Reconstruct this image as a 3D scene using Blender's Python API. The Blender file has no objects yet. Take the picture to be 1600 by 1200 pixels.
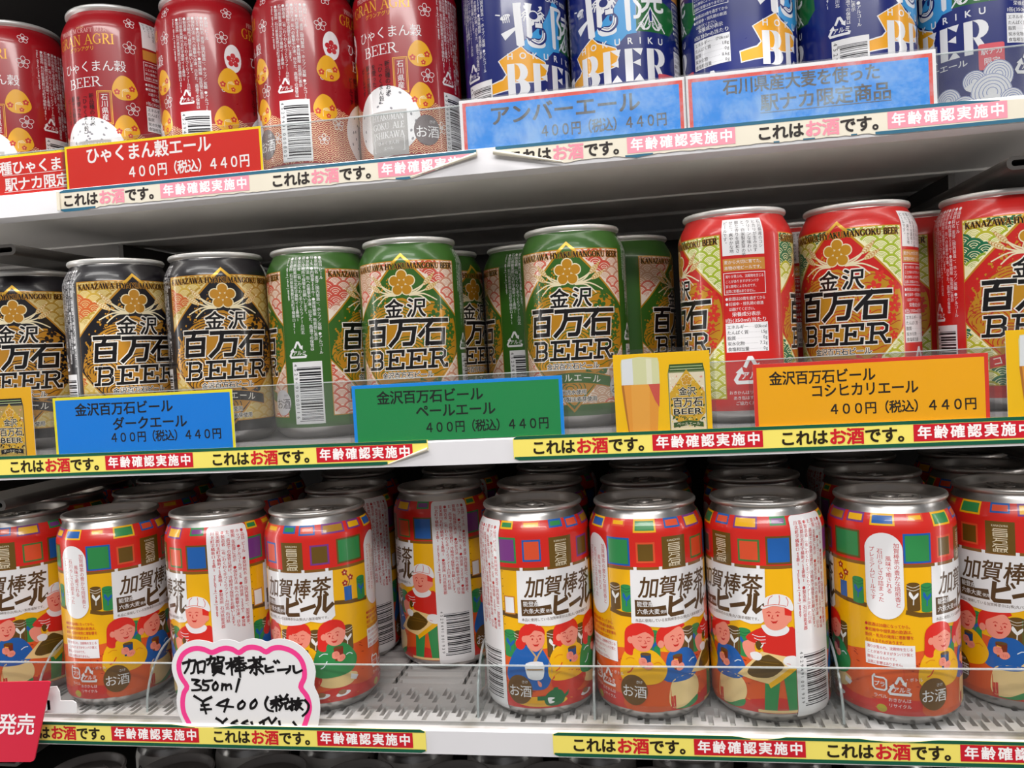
import bpy, math, random
import numpy as np
from mathutils import Vector, Matrix
from mathutils.geometry import tessellate_polygon

random.seed(7)
scene = bpy.context.scene
COL = scene.collection
S = 0.001                      # everything below is written in millimetres
PI = math.pi

# ------------------------------------------------------------------ camera, world, lights, exposure
cam_data = bpy.data.cameras.new('camera')
cam_data.sensor_width = 36.0
cam_data.lens = 1292.0 / 1600.0 * 36.0
cam_data.clip_start = 0.01
cam = bpy.data.objects.new('camera', cam_data)
COL.objects.link(cam)
RIGHT = Vector((0.98493669, 0.16367673, -0.05576411))
DOWN = Vector((-0.04919857, -0.04389921, -0.99782381))
FWD = Vector((-0.16576854, 0.9855368, -0.03518528))
m = Matrix.Identity(4)
for i, c in enumerate((RIGHT, -DOWN, -FWD)):
    for j in range(3):
        m[j][i] = c[j]
m.translation = Vector((61.05, -470.07, 46.27)) * S
cam.matrix_world = m
scene.camera = cam

world = bpy.data.worlds.new('store_surroundings')
scene.world = world
world.use_nodes = True
bg = world.node_tree.nodes['Background']
bg.inputs[0].default_value = (0.95, 0.97, 1.0, 1)
bg.inputs[1].default_value = 0.16

def area(name, loc, target, sx, sy, power, color=(1, 1, 1)):
    d = bpy.data.lights.new(name, 'AREA')
    d.shape = 'RECTANGLE'
    d.size, d.size_y = sx * S, sy * S
    d.energy = power
    d.color = color
    o = bpy.data.objects.new(name, d)
    COL.objects.link(o)
    o.location = Vector(loc) * S
    v = (Vector(target) - Vector(loc)).normalized()
    z = -v
    x = Vector((1, 0, 0))
    y = z.cross(x).normalized()
    x = y.cross(z)
    mm = Matrix.Identity(4)
    for i, c in enumerate((x, y, z)):
        for j in range(3):
            mm[j][i] = c[j]
    mm.translation = o.location
    o.matrix_world = mm
    return o

# rows of fluorescent fixtures on the shop ceiling, in front of the case
area('ceiling_fixture', (-350, -900, 1250), (0, 0, 20), 1800, 160, 10.0, (1.0, 0.98, 0.95))
area('ceiling_fixture', (300, -1900, 1300), (0, 0, -50), 2200, 200, 33.0, (1.0, 0.98, 0.95))
# canopy lamp of the refrigerated case, just in front of and above the top shelf
area('canopy_lamp', (0, -110, 650), (0, -70, 0), 1500, 20, 10.5, (1.0, 0.98, 0.95))
# upright lamps added out of view at both sides, for streaks on the cans
for x in (-640, 690):
    area('side_streak_lamp', (x, -95, 0), (x * .3, 40, 0), 24, 1300, 1.4, (1.0, 0.98, 0.95))

scene.view_settings.view_transform = 'Standard'
scene.view_settings.look = 'None'
scene.view_settings.gamma = 1.0
scene.view_settings.use_curve_mapping = False
scene.view_settings.exposure = 0.0

# ------------------------------------------------------------------ colour and materials
def lin(c):
    return c / 12.92 if c <= 0.04045 else ((c + 0.055) / 1.055) ** 2.4

def C(h, metal=0.0):
    h = h.lstrip('#')
    return tuple(lin(int(h[i:i + 2], 16) / 255) for i in (0, 2, 4)) + (metal,)

def new_mat(name):
    mt = bpy.data.materials.new(name)
    mt.use_nodes = True
    nt = mt.node_tree
    return mt, nt, nt.nodes['Principled BSDF'], nt.nodes, nt.links

def plain(name, col, rough=0.5, metal=0.0, noise=0.0, scale=60.0, bump=0.0, spec=0.5):
    mt, nt, p, N, L = new_mat(name)
    p.inputs['Roughness'].default_value = rough
    p.inputs['Metallic'].default_value = metal
    p.inputs['Specular IOR Level'].default_value = spec
    c = C(col)[:3] + (1,)
    p.inputs['Base Color'].default_value = c
    if noise or bump:
        tc = N.new('ShaderNodeTexCoord')
        nz = N.new('ShaderNodeTexNoise')
        nz.inputs['Scale'].default_value = scale
        nz.inputs['Detail'].default_value = 5
        L.new(tc.outputs['Object'], nz.inputs['Vector'])
        if noise:
            mx = N.new('ShaderNodeMix'); mx.data_type = 'RGBA'
            mx.inputs[6].default_value = tuple(x * (1 - noise) for x in c[:3]) + (1,)
            mx.inputs[7].default_value = tuple(min(1, x * (1 + noise)) for x in c[:3]) + (1,)
            L.new(nz.outputs['Fac'], mx.inputs[0])
            L.new(mx.outputs[2], p.inputs['Base Color'])
        if bump:
            b = N.new('ShaderNodeBump'); b.inputs['Strength'].default_value = bump
            b.inputs['Distance'].default_value = 0.0005
            L.new(nz.outputs['Fac'], b.inputs['Height'])
            L.new(b.outputs[0], p.inputs['Normal'])
    return mt

def print_mat(name, rough, coat=0.0, spec=0.5):
    """ink whose colour comes from the artwork mesh (attribute 'ink'); alpha = metallic ink"""
    mt, nt, p, N, L = new_mat(name)
    a = N.new('ShaderNodeAttribute'); a.attribute_name = 'ink'
    L.new(a.outputs['Color'], p.inputs['Base Color'])
    L.new(a.outputs['Alpha'], p.inputs['Metallic'])
    tc = N.new('ShaderNodeTexCoord')
    nz = N.new('ShaderNodeTexNoise'); nz.inputs['Scale'].default_value = 90
    L.new(tc.outputs['Object'], nz.inputs['Vector'])
    mr = N.new('ShaderNodeMapRange')
    mr.inputs[3].default_value = rough * 0.85; mr.inputs[4].default_value = rough * 1.15
    L.new(nz.outputs['Fac'], mr.inputs[0])
    L.new(mr.outputs[0], p.inputs['Roughness'])
    p.inputs['Coat Weight'].default_value = coat
    p.inputs['Specular IOR Level'].default_value = spec
    p.inputs['Coat Roughness'].default_value = 0.08
    return mt

M_CAN = print_mat('can_print', 0.30, 0.35)
M_PAPER = print_mat('paper_print', 0.6, 0.0, 0.15)
M_FADED = print_mat('faded_paper_print', 0.5, 0.0, 0.25)
def worn_print():
    """sun-bleached card: the ink is blotched with paler, water-stained patches"""
    mt = print_mat('bleached_card_print', 0.45, 0.0, 0.3)
    N, L = mt.node_tree.nodes, mt.node_tree.links
    p = N['Principled BSDF']
    att = next(n for n in N if n.type == 'ATTRIBUTE')
    tc = N.new('ShaderNodeTexCoord'); nz = N.new('ShaderNodeTexNoise')
    nz.inputs['Scale'].default_value = 42; nz.inputs['Detail'].default_value = 9; nz.inputs['Roughness'].default_value = .68; nz.inputs['Distortion'].default_value = 0.35
    mr = N.new('ShaderNodeMapRange'); mr.inputs[1].default_value = .44; mr.inputs[2].default_value = .66; mr.inputs[3].default_value = 0; mr.inputs[4].default_value = .42
    mx = N.new('ShaderNodeMix'); mx.data_type = 'RGBA'; mx.inputs[7].default_value = C('#c4e2f4')[:3] + (1,)
    L.new(tc.outputs['Object'], nz.inputs['Vector']); L.new(nz.outputs['Fac'], mr.inputs[0]); L.new(mr.outputs[0], mx.inputs[0])
    L.new(att.outputs['Color'], mx.inputs[6]); L.new(mx.outputs[2], p.inputs['Base Color'])
    return mt
M_WORN = worn_print()
M_ALU = plain('brushed_aluminium', '#b9b6b4', 0.30, 1.0, 0.08, 40)
M_LID = plain('lid_aluminium', '#dedcda', 0.38, 0.45, 0.05, 50)
M_LIDK = plain('dull_lid_aluminium', '#bcb7b3', 0.34, 0.8, 0.08, 50)
M_LIDD = plain('dark_lid_metal', '#9a9491', 0.42, 0.1, 0.10, 50)
M_SHELF = plain('shelf_enamel', '#d5d3d2', 0.38, 0.0, 0.03, 8)
M_UNDER = plain('shelf_underside_enamel', '#f3efe9', 0.30, 0.0, 0.03, 6)
M_DECK = plain('deck_plastic', '#8f8b8d', 0.25, 0.0, 0.12, 30)
M_RAIL = plain('rail_plastic', '#dedce0', 0.42, 0.0, 0.05, 30)
M_WALL = plain('case_liner', '#2e2b2a', 0.6, 0.0, 0.06, 4)
M_STEEL = plain('bracket_steel', '#4a4643', 0.45, 0.4, 0.08, 20)
M_WHITE = plain('white_card', '#e6e4e6', 0.5, 0.0, 0.02, 20)

def mat_floor():
    mt, nt, p, N, L = new_mat('slotted_mat_plastic')
    tc = N.new('ShaderNodeTexCoord')
    nz = N.new('ShaderNodeTexNoise'); nz.inputs['Scale'].default_value = 28; nz.inputs['Detail'].default_value = 8
    L.new(tc.outputs['Object'], nz.inputs['Vector'])
    sep = N.new('ShaderNodeSeparateXYZ'); L.new(tc.outputs['Object'], sep.inputs[0])
    mr = N.new('ShaderNodeMapRange'); mr.inputs[1].default_value = 0.012; mr.inputs[2].default_value = -0.024
    mr.inputs[3].default_value = 0.0; mr.inputs[4].default_value = 1.0
    L.new(sep.outputs['Y'], mr.inputs[0])
    mm_ = N.new('ShaderNodeMapRange'); mm_.inputs[1].default_value = 0.42; mm_.inputs[2].default_value = 0.62
    L.new(nz.outputs['Fac'], mm_.inputs[0])
    mu = N.new('ShaderNodeMath'); mu.operation = 'MULTIPLY'
    L.new(mr.outputs[0], mu.inputs[0]); L.new(mm_.outputs[0], mu.inputs[1])
    mx = N.new('ShaderNodeMix'); mx.data_type = 'RGBA'
    mx.inputs[6].default_value = C('#c9c3c2')[:3] + (1,)
    mx.inputs[7].default_value = C('#7d7660')[:3] + (1,)
    L.new(mu.outputs[0], mx.inputs[0]); L.new(mx.outputs[2], p.inputs['Base Color'])
    p.inputs['Roughness'].default_value = 0.5
    return mt
M_MAT = mat_floor()

def clear_plastic(name, haze, tint='#f2f4f4', haze_col='#b9b6b4', rough=0.06, scratch=0.0):
    mt, nt, p, N, L = new_mat(name)
    N.remove(p)
    out = N['Material Output']
    tr = N.new('ShaderNodeBsdfTransparent'); tr.inputs[0].default_value = C(tint)[:3] + (1,)
    gl = N.new('ShaderNodeBsdfGlossy'); gl.inputs['Roughness'].default_value = rough
    df = N.new('ShaderNodeBsdfDiffuse'); df.inputs[0].default_value = C(haze_col)[:3] + (1,)
    fr = N.new('ShaderNodeFresnel'); fr.inputs[0].default_value = 1.47
    m1 = N.new('ShaderNodeMixShader'); m2 = N.new('ShaderNodeMixShader')
    tc = N.new('ShaderNodeTexCoord')
    nz = N.new('ShaderNodeTexNoise'); nz.inputs['Scale'].default_value = 45; nz.inputs['Detail'].default_value = 8
    nz.inputs['Roughness'].default_value = 0.7
    L.new(tc.outputs['Object'], nz.inputs['Vector'])
    mr = N.new('ShaderNodeMapRange'); mr.inputs[1].default_value = 0.3; mr.inputs[2].default_value = 0.8
    mr.inputs[3].default_value = haze * 0.6; mr.inputs[4].default_value = haze * 1.6 + scratch
    L.new(nz.outputs['Fac'], mr.inputs[0])
    L.new(mr.outputs[0], m1.inputs[0]); L.new(tr.outputs[0], m1.inputs[1]); L.new(df.outputs[0], m1.inputs[2])
    geo = N.new('ShaderNodeNewGeometry'); inv = N.new('ShaderNodeMath'); inv.operation = 'SUBTRACT'; inv.inputs[0].default_value = 1.0
    mul = N.new('ShaderNodeMath'); mul.operation = 'MULTIPLY'
    L.new(geo.outputs['Backfacing'], inv.inputs[1]); L.new(inv.outputs[0], mul.inputs[0]); L.new(fr.outputs[0], mul.inputs[1])
    L.new(mul.outputs[0], m2.inputs[0]); L.new(m1.outputs[0], m2.inputs[1]); L.new(gl.outputs[0], m2.inputs[2])
    L.new(m2.outputs[0], out.inputs[0])
    return mt
M_ACRYL = clear_plastic('clear_acrylic', 0.02)
M_ACRYL_HAZE = clear_plastic('hazy_acrylic', 0.06)
M_EDGE = clear_plastic('acrylic_edge', 0.45, '#eef4f4', '#d8dcdc', 0.15)
M_SLEEVE = clear_plastic('card_sleeve', 0.004, '#fbfbfb', '#e8e6e6', 0.10)
M_SLEEVE_WORN = clear_plastic('worn_card_sleeve', 0.0, '#fbfbfb', '#e8eaf0', 0.18, 0.07)

mt_led, _nt, _p, _N, _L = new_mat('led_diffuser')
_p.inputs['Base Color'].default_value = (0.9, 0.9, 0.9, 1)
_p.inputs['Emission Color'].default_value = (1, 0.97, 0.92, 1)
_p.inputs['Emission Strength'].default_value = 5.0

# ------------------------------------------------------------------ mesh helpers
class MB:
    def __init__(s):
        s.v, s.f, s.m = [], [], []
    def add(s, vs, fs, mi=0):
        b = len(s.v)
        s.v += [tuple(x) for x in vs]
        s.f += [tuple(b + i for i in f) for f in fs]
        s.m += [mi] * len(fs)
        return s
    def box(s, x0, x1, y0, y1, z0, z1, mi=0):
        return s.add([(x0, y0, z0), (x1, y0, z0), (x1, y1, z0), (x0, y1, z0), (x0, y0, z1), (x1, y0, z1), (x1, y1, z1), (x0, y1, z1)],
                     [(0, 3, 2, 1), (4, 5, 6, 7), (0, 1, 5, 4), (1, 2, 6, 5), (2, 3, 7, 6), (3, 0, 4, 7)], mi)
    def quad(s, a, b, c, d, mi=0):
        return s.add([a, b, c, d], [(0, 1, 2, 3)], mi)
    def lathe(s, prof, n=64, mi=0, cap0=False, cap1=False):
        vs, fs = [], []
        for r, z in prof:
            for k in range(n):
                a = 2 * PI * k / n
                vs.append((r * math.cos(a), r * math.sin(a), z))
        for i in range(len(prof) - 1):
            for k in range(n):
                k2 = (k + 1) % n
                fs.append((i * n + k, i * n + k2, (i + 1) * n + k2, (i + 1) * n + k))
        if cap0: fs.append(tuple(range(n - 1, -1, -1)))
        if cap1: fs.append(tuple((len(prof) - 1) * n + k for k in range(n)))
        return s.add(vs, fs, mi)
    def sweep(s, prof, x0, x1, mi=0, closed=True):
        """profile of (y,z) points extruded along x"""
        n = len(prof)
        vs = [(x0, y, z) for y, z in prof] + [(x1, y, z) for y, z in prof]
        fs = [(i, n + i, n + (i + 1) % n, (i + 1) % n) for i in range(n if closed else n - 1)]
        if closed:
            fs.append(tuple(range(n))); fs.append(tuple(range(2 * n - 1, n - 1, -1)))
        return s.add(vs, fs, mi)
    def plate(s, loops, z0, z1, mi=0, to=lambda u, v, w: (u, v, w)):
        """flat outline (first loop) with holes (other loops), extruded from w=z0 to w=z1"""
        pts = [p for lp in loops for p in lp]
        tri = tessellate_polygon([[Vector((p[0], p[1], 0)) for p in lp] for lp in loops])
        n = len(pts)
        vs = [to(p[0], p[1], z0) for p in pts] + [to(p[0], p[1], z1) for p in pts]
        fs = [(a, b, c) for a, b, c in tri] + [(n + c, n + b, n + a) for a, b, c in tri]
        o = 0
        for lp in loops:
            k = len(lp)
            fs += [(o + i, o + (i + 1) % k, n + o + (i + 1) % k, n + o + i) for i in range(k)]
            o += k
        return s.add(vs, fs, mi)
    def tube(s, pts, r, n=8, mi=0):
        vs, fs = [], []
        P = [Vector(p) for p in pts]
        for i, p in enumerate(P):
            t = (P[min(i + 1, len(P) - 1)] - P[max(i - 1, 0)]).normalized()
            a = t.orthogonal().normalized(); b = t.cross(a)
            for k in range(n):
                g = 2 * PI * k / n
                vs.append(tuple(p + (a * math.cos(g) + b * math.sin(g)) * r))
        for i in range(len(P) - 1):
            for k in range(n):
                fs.append((i * n + k, i * n + (k + 1) % n, (i + 1) * n + (k + 1) % n, (i + 1) * n + k))
        fs.append(tuple(range(n))); fs.append(tuple((len(P) - 1) * n + k for k in range(n)))
        return s.add(vs, fs, mi)
    def mesh(s, name, mats, smooth=False, recalc=True):
        import bmesh
        me = bpy.data.meshes.new(name)
        me.from_pydata([(x * S, y * S, z * S) for x, y, z in s.v], [], s.f)
        for mt in mats: me.materials.append(mt)
        me.polygons.foreach_set('material_index', s.m)
        if recalc:
            bm = bmesh.new(); bm.from_mesh(me)
            bmesh.ops.recalc_face_normals(bm, faces=bm.faces)
            bm.to_mesh(me); bm.free()
        if smooth:
            me.shade_smooth()
            me.set_sharp_from_angle(angle=math.radians(smooth if smooth is not True else 40))
        me.update()
        return me
    def build(s, name, mats, parent=None, loc=(0, 0, 0), smooth=False, recalc=True):
        return link(name, s.mesh(name, mats, smooth, recalc), parent, loc)

def link(name, me, parent=None, loc=(0, 0, 0), rz=0.0):
    o = bpy.data.objects.new(name, me)
    COL.objects.link(o)
    if parent: o.parent = parent
    o.location = Vector(loc) * S
    o.rotation_euler.z = rz
    return o

def tag(o, label=None, cat=None, group=None, kind=None):
    if label: o['label'] = label
    if cat: o['category'] = cat
    if group: o['group'] = group
    if kind: o['kind'] = kind
    return o

def copy_tree(o):
    c = o.copy(); COL.objects.link(c)
    for ch in list(o.children):
        d = ch.copy(); COL.objects.link(d); d.parent = c
        for g in ch.children:
            e = g.copy(); COL.objects.link(e); e.parent = d
    return c

# ------------------------------------------------------------------ flat artwork: coloured polygons and lettering, wrapped or flat
_tc = bpy.data.curves.new('type', 'FONT')
_to = bpy.data.objects.new('type', _tc)
_tc.resolution_u = 2
_glyphs = {}
def glyph(ch, bold=0.0, res=2):
    k = (ch, round(bold, 3), res)
    if k not in _glyphs:
        _tc.body = ch; _tc.offset = bold; _tc.resolution_u = res
        me = _to.to_mesh()
        me.calc_loop_triangles()
        n = len(me.vertices)
        co = np.zeros(n * 3, np.float32); me.vertices.foreach_get('co', co)
        co = co.reshape(-1, 3)[:, :2].astype(float)
        t = np.zeros(len(me.loop_triangles) * 3, np.int32); me.loop_triangles.foreach_get('vertices', t)
        tris = co[t.reshape(-1, 3)] if n else np.zeros((0, 3, 2))
        x0, x1 = (co[:, 0].min(), co[:, 0].max()) if n else (0, 0.3)
        _to.to_mesh_clear()
        _glyphs[k] = (tris, x0, x1)
    return _glyphs[k]

EM = 0.97
def wide(ch):
    return ord(ch) > 0x2fff or ch in '●○・※Ⓡ①'
ROTV = 'ー（）「」()－‐-〔〕：'
def crom(pts, closed=True, n=4):
    out = []; k = len(pts)
    P = [np.array(p, float) for p in pts]
    for i in range(k if closed else k - 1):
        p0, p1, p2, p3 = (P[(i + j) % k] for j in (-1, 0, 1, 2)) if closed else (P[max(i - 1, 0)], P[i], P[i + 1], P[min(i + 2, k - 1)])
        for j in range(n):
            t = j / n
            out.append(tuple(0.5 * (2 * p1 + (p2 - p0) * t + (2 * p0 - 5 * p1 + 4 * p2 - p3) * t * t + (3 * p1 - p0 - 3 * p2 + p3) * t ** 3)))
    if not closed: out.append(tuple(P[-1]))
    return out

def slice_tris(T, idx, ax, lines):
    for c in lines:
        mn = T[:, :, ax].min(1); mx = T[:, :, ax].max(1)
        k = (mn < c - 1e-4) & (mx > c + 1e-4)
        if not k.any(): continue
        t = T[k]; ii = idx[k]
        d = t[:, :, ax] - c
        s = d > 0
        one = s.sum(1) == 1
        lone = np.where(one, s.argmax(1), (~s).argmax(1))
        r = np.arange(len(t))
        a, b, e = t[r, lone], t[r, (lone + 1) % 3], t[r, (lone + 2) % 3]
        da, db, de = d[r, lone], d[r, (lone + 1) % 3], d[r, (lone + 2) % 3]
        pb = a + (b - a) * (da / (da - db))[:, None]
        pe = a + (e - a) * (da / (da - de))[:, None]
        new = np.concatenate([np.stack([a, pb, pe], 1), np.stack([pb, b, e], 1), np.stack([pb, e, pe], 1)])
        nid = np.concatenate([ii, ii, ii])
        ar = np.abs((new[:, 1, 0] - new[:, 0, 0]) * (new[:, 2, 1] - new[:, 0, 1]) - (new[:, 2, 0] - new[:, 0, 0]) * (new[:, 1, 1] - new[:, 0, 1]))
        ok = ar > 1e-7
        T = np.concatenate([T[~k], new[ok]]); idx = np.concatenate([idx[~k], nid[ok]])
    return T, idx

class Art:
    def __init__(s):
        s.T_, s.c_, s.l_, s.off = [], [], [], (0.0, 0.0)
        s.n_ = {}
    def raw(s, tris, col, L):
        tris = np.asarray(tris, float).reshape(-1, 3, 2) + np.array(s.off)
        k = s.n_.get(L, 0); s.n_[L] = k + 1
        s.T_.append(tris); s.c_ += [col] * len(tris); s.l_ += [L + .035 * (k % 18)] * len(tris)   # every shape lies a hair above the one before it
    def poly(s, pts, col, L, holes=()):
        lp = [[Vector((p[0], p[1], 0)) for p in q] for q in (pts,) + tuple(holes)]
        P = [p for q in (pts,) + tuple(holes) for p in q]
        s.raw([[P[i] for i in t] for t in tessellate_polygon(lp)], col, L)
    def rect(s, u0, v0, u1, v1, col, L):
        s.raw([[(u0, v0), (u1, v0), (u1, v1)], [(u0, v0), (u1, v1), (u0, v1)]], col, L)
    def rrect(s, u0, v0, u1, v1, r, col, L):
        pts = []
        for cx, cy, a0 in ((u1 - r, v1 - r, 0), (u0 + r, v1 - r, 90), (u0 + r, v0 + r, 180), (u1 - r, v0 + r, 270)):
            for k in range(5):
                a = math.radians(a0 + k * 22.5); pts.append((cx + r * math.cos(a), cy + r * math.sin(a)))
        s.poly(pts, col, L)
    def square(s, u0, v0, u1, v1, bw, bcol, col, L):
        s.rect(u0, v0, u1, v1, bcol, L); s.rect(u0 + bw, v0 + bw, u1 - bw, v1 - bw, col, L + 1)
    def frame(s, u0, v0, u1, v1, w, col, L):
        for a in ((u0, v0, u1, v0 + w), (u0, v1 - w, u1, v1), (u0, v0 + w, u0 + w, v1 - w), (u1 - w, v0 + w, u1, v1 - w)):
            s.rect(*a, col, L)
    def ell(s, u, v, a, b, col, L, n=24, rot=0.0):
        c, d = math.cos(rot), math.sin(rot)
        P = [(u + a * math.cos(2 * PI * k / n) * c - b * math.sin(2 * PI * k / n) * d, v + a * math.cos(2 * PI * k / n) * d + b * math.sin(2 * PI * k / n) * c) for k in range(n)]
        s.raw([[P[0], P[i], P[i + 1]] for i in range(1, n - 1)], col, L)
    def blob(s, pts, col, L, n=4):
        s.poly(crom(pts, True, n), col, L)
    def stroke(s, pts, w, col, L, smooth=0, closed=False, w1=None, cap=False):
        if smooth: pts = crom(pts, closed, smooth)
        if closed: pts = list(pts) + [pts[0]]
        P = np.array(pts, float); n = len(P)
        d = np.diff(P, axis=0); d /= np.maximum(np.linalg.norm(d, axis=1), 1e-9)[:, None]
        nr = np.stack([-d[:, 1], d[:, 0]], 1)
        vn = np.empty_like(P)
        for i in range(n):
            if closed and i in (0, n - 1): a, b = nr[-1], nr[0]
            else: a, b = nr[max(i - 1, 0)], nr[min(i, n - 2)]
            q = a + b; ln = np.linalg.norm(q)
            q = q / ln if ln > 1e-6 else a
            vn[i] = q / max(0.5, float(q @ a))
        ww = np.linspace(w, w if w1 is None else w1, n)[:, None] / 2
        A, B = P + vn * ww, P - vn * ww
        if cap and not closed:
            A[0] -= d[0] * w / 2; B[0] -= d[0] * w / 2; A[-1] += d[-1] * w / 2; B[-1] += d[-1] * w / 2
        tr = []
        for i in range(n - 1):
            tr += [[B[i], B[i + 1], A[i + 1]], [B[i], A[i + 1], A[i]]]
        s.raw(tr, col, L)
    def ring(s, u, v, r, w, col, L, n=24):
        s.stroke([(u + r * math.cos(2 * PI * k / n), v + r * math.sin(2 * PI * k / n)) for k in range(n)], w, col, L, closed=True)
    def t(s_, s, u, v, size, col, L, b=0.0, al='l', skew=0.0, sx=1.0, rot=0.0, sp=0.0, vert=False, res=2, fit=None):
        """horizontal text: (u,v) = baseline start; vertical text: (u,v) = top centre of the column"""
        out = []; x = 0.0
        for ch in s:
            if ch in ' \u3000':
                x += (0.5 if ch == '\u3000' or vert else 0.32) * (2 if ch == '\u3000' else 1); continue
            tr, a0, a1 = glyph(ch, 0.0, res)
            if vert:
                t = tr.copy()
                if ch in ROTV:
                    cx, cy = 0.48, 0.36
                    t = np.stack([cx + (t[:, :, 1] - cy), cy - (t[:, :, 0] - (cx if wide(ch) else (a0 + a1) / 2))], 2)
                elif not wide(ch):
                    t[:, :, 0] += 0.48 - (a0 + a1) / 2
                if ch in '、。': t = t + np.array([0.5, 0.45])
                adv = EM if wide(ch) else 0.72
                t = t + np.array([-0.48, -0.80 - x]); x += adv + sp
            elif wide(ch):
                t = tr + np.array([x, 0]); x += EM + sp
            else:
                t = tr + np.array([x - a0 + 0.05, 0]); x += (a1 - a0) + 0.11 + sp
            out.append(t)
        if not out: return 0.0
        T = np.concatenate(out)
        if b > 0:      # heavier weight: the same letters printed again at small shifts
            n = 1 if size < 3 else 4 if b < .03 else 8 if b < .08 else 12
            copies = [T] + [T + b * (np.array([1.3, 0]) if n == 1 else np.array([math.cos(2 * PI * (k + .5) / n), math.sin(2 * PI * (k + .5) / n)])) for k in range(n)]
        else:
            copies = [T]
        W = x * size
        for T in copies:
            s_._place(T * size, u, v, W, col, L, al, skew, sx, rot, vert, fit)
        return W * (fit / W if fit and not vert else sx)
    def _place(s_, T, u, v, W, col, L, al, skew, sx, rot, vert, fit):
        if fit and not vert:
            sx = fit / W
        T[:, :, 0] = T[:, :, 0] * sx + T[:, :, 1] * skew
        if not vert:
            T[:, :, 0] -= {'l': 0, 'c': W * sx / 2, 'r': W * sx}[al]
        if rot:
            c, d = math.cos(rot), math.sin(rot)
            T = np.stack([T[:, :, 0] * c - T[:, :, 1] * d, T[:, :, 0] * d + T[:, :, 1] * c], 2)
        s_.raw(T + np.array([u, v]), col, L)
    def _arr(s):
        return np.concatenate(s.T_), np.arange(len(s.c_)), np.array(s.c_, np.float32), np.array(s.l_, float)
    @staticmethod
    def _mesh(name, co, nor, cols, mat):
        n = len(co)
        me = bpy.data.meshes.new(name)
        me.vertices.add(n * 3); me.vertices.foreach_set('co', (co.reshape(-1) * S).astype(np.float32))
        me.loops.add(n * 3); me.loops.foreach_set('vertex_index', np.arange(n * 3, dtype=np.int32))
        me.polygons.add(n)
        me.polygons.foreach_set('loop_start', np.arange(0, n * 3, 3, dtype=np.int32))
        at = me.color_attributes.new('ink', 'FLOAT_COLOR', 'POINT')
        at.data.foreach_set('color', np.repeat(cols, 3, axis=0).reshape(-1).astype(np.float32))
        me.materials.append(mat)
        me.update()
        me.validate()
        if nor is not None and len(me.vertices) == n * 3:
            me.polygons.foreach_set('use_smooth', np.ones(len(me.polygons), bool))
            me.normals_split_custom_set_from_vertices(nor.reshape(-1, 3).tolist())
        return me
    def wrap(s, name, R, prof, vlines, mat=None, base=0.03, step=0.016):
        T, idx, cols, lay = s._arr()
        # orient counter-clockwise
        ar = (T[:, 1, 0] - T[:, 0, 0]) * (T[:, 2, 1] - T[:, 0, 1]) - (T[:, 2, 0] - T[:, 0, 0]) * (T[:, 1, 1] - T[:, 0, 1])
        T[ar < 0] = T[ar < 0][:, ::-1]
        keep = np.abs(ar) > 1e-8
        T, idx = T[keep], idx[keep]
        du = R * 2 * PI / 120
        u0 = math.floor(T[:, :, 0].min() / du); u1 = math.ceil(T[:, :, 0].max() / du)
        T, idx = slice_tris(T, idx, 0, [k * du for k in range(u0, u1 + 1)])
        T, idx = slice_tris(T, idx, 1, vlines)
        pv = np.array(sorted((z, r) for r, z in prof))
        v = T[:, :, 1]
        r = np.interp(v, pv[:, 0], pv[:, 1])
        slope = (np.interp(v + 0.3, pv[:, 0], pv[:, 1]) - np.interp(v - 0.3, pv[:, 0], pv[:, 1])) / 0.6
        off = (base + step * lay[idx])[:, None]
        th = T[:, :, 0] / R - PI / 2
        ln = np.sqrt(1 + slope ** 2)
        nr, nz = 1 / ln, -slope / ln
        rr = r + off * nr
        co = np.stack([rr * np.cos(th), rr * np.sin(th), v + off * nz], 2)
        nor = np.stack([nr * np.cos(th), nr * np.sin(th), nz], 2)
        return s._mesh(name, co, nor, cols[idx], mat or M_CAN)
    def flat(s, name, mat=None, base=0.05, step=0.025):
        T, idx, cols, lay = s._arr()
        ar = (T[:, 1, 0] - T[:, 0, 0]) * (T[:, 2, 1] - T[:, 0, 1]) - (T[:, 2, 0] - T[:, 0, 0]) * (T[:, 1, 1] - T[:, 0, 1])
        T[ar < 0] = T[ar < 0][:, ::-1]
        keep = np.abs(ar) > 1e-8
        T, idx = T[keep], idx[keep]
        off = -(base + step * lay[idx])[:, None] * np.ones((1, 3))
        co = np.stack([T[:, :, 0], off, T[:, :, 1]], 2)
        return s._mesh(name, co, None, cols[idx], mat or M_PAPER)

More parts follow.
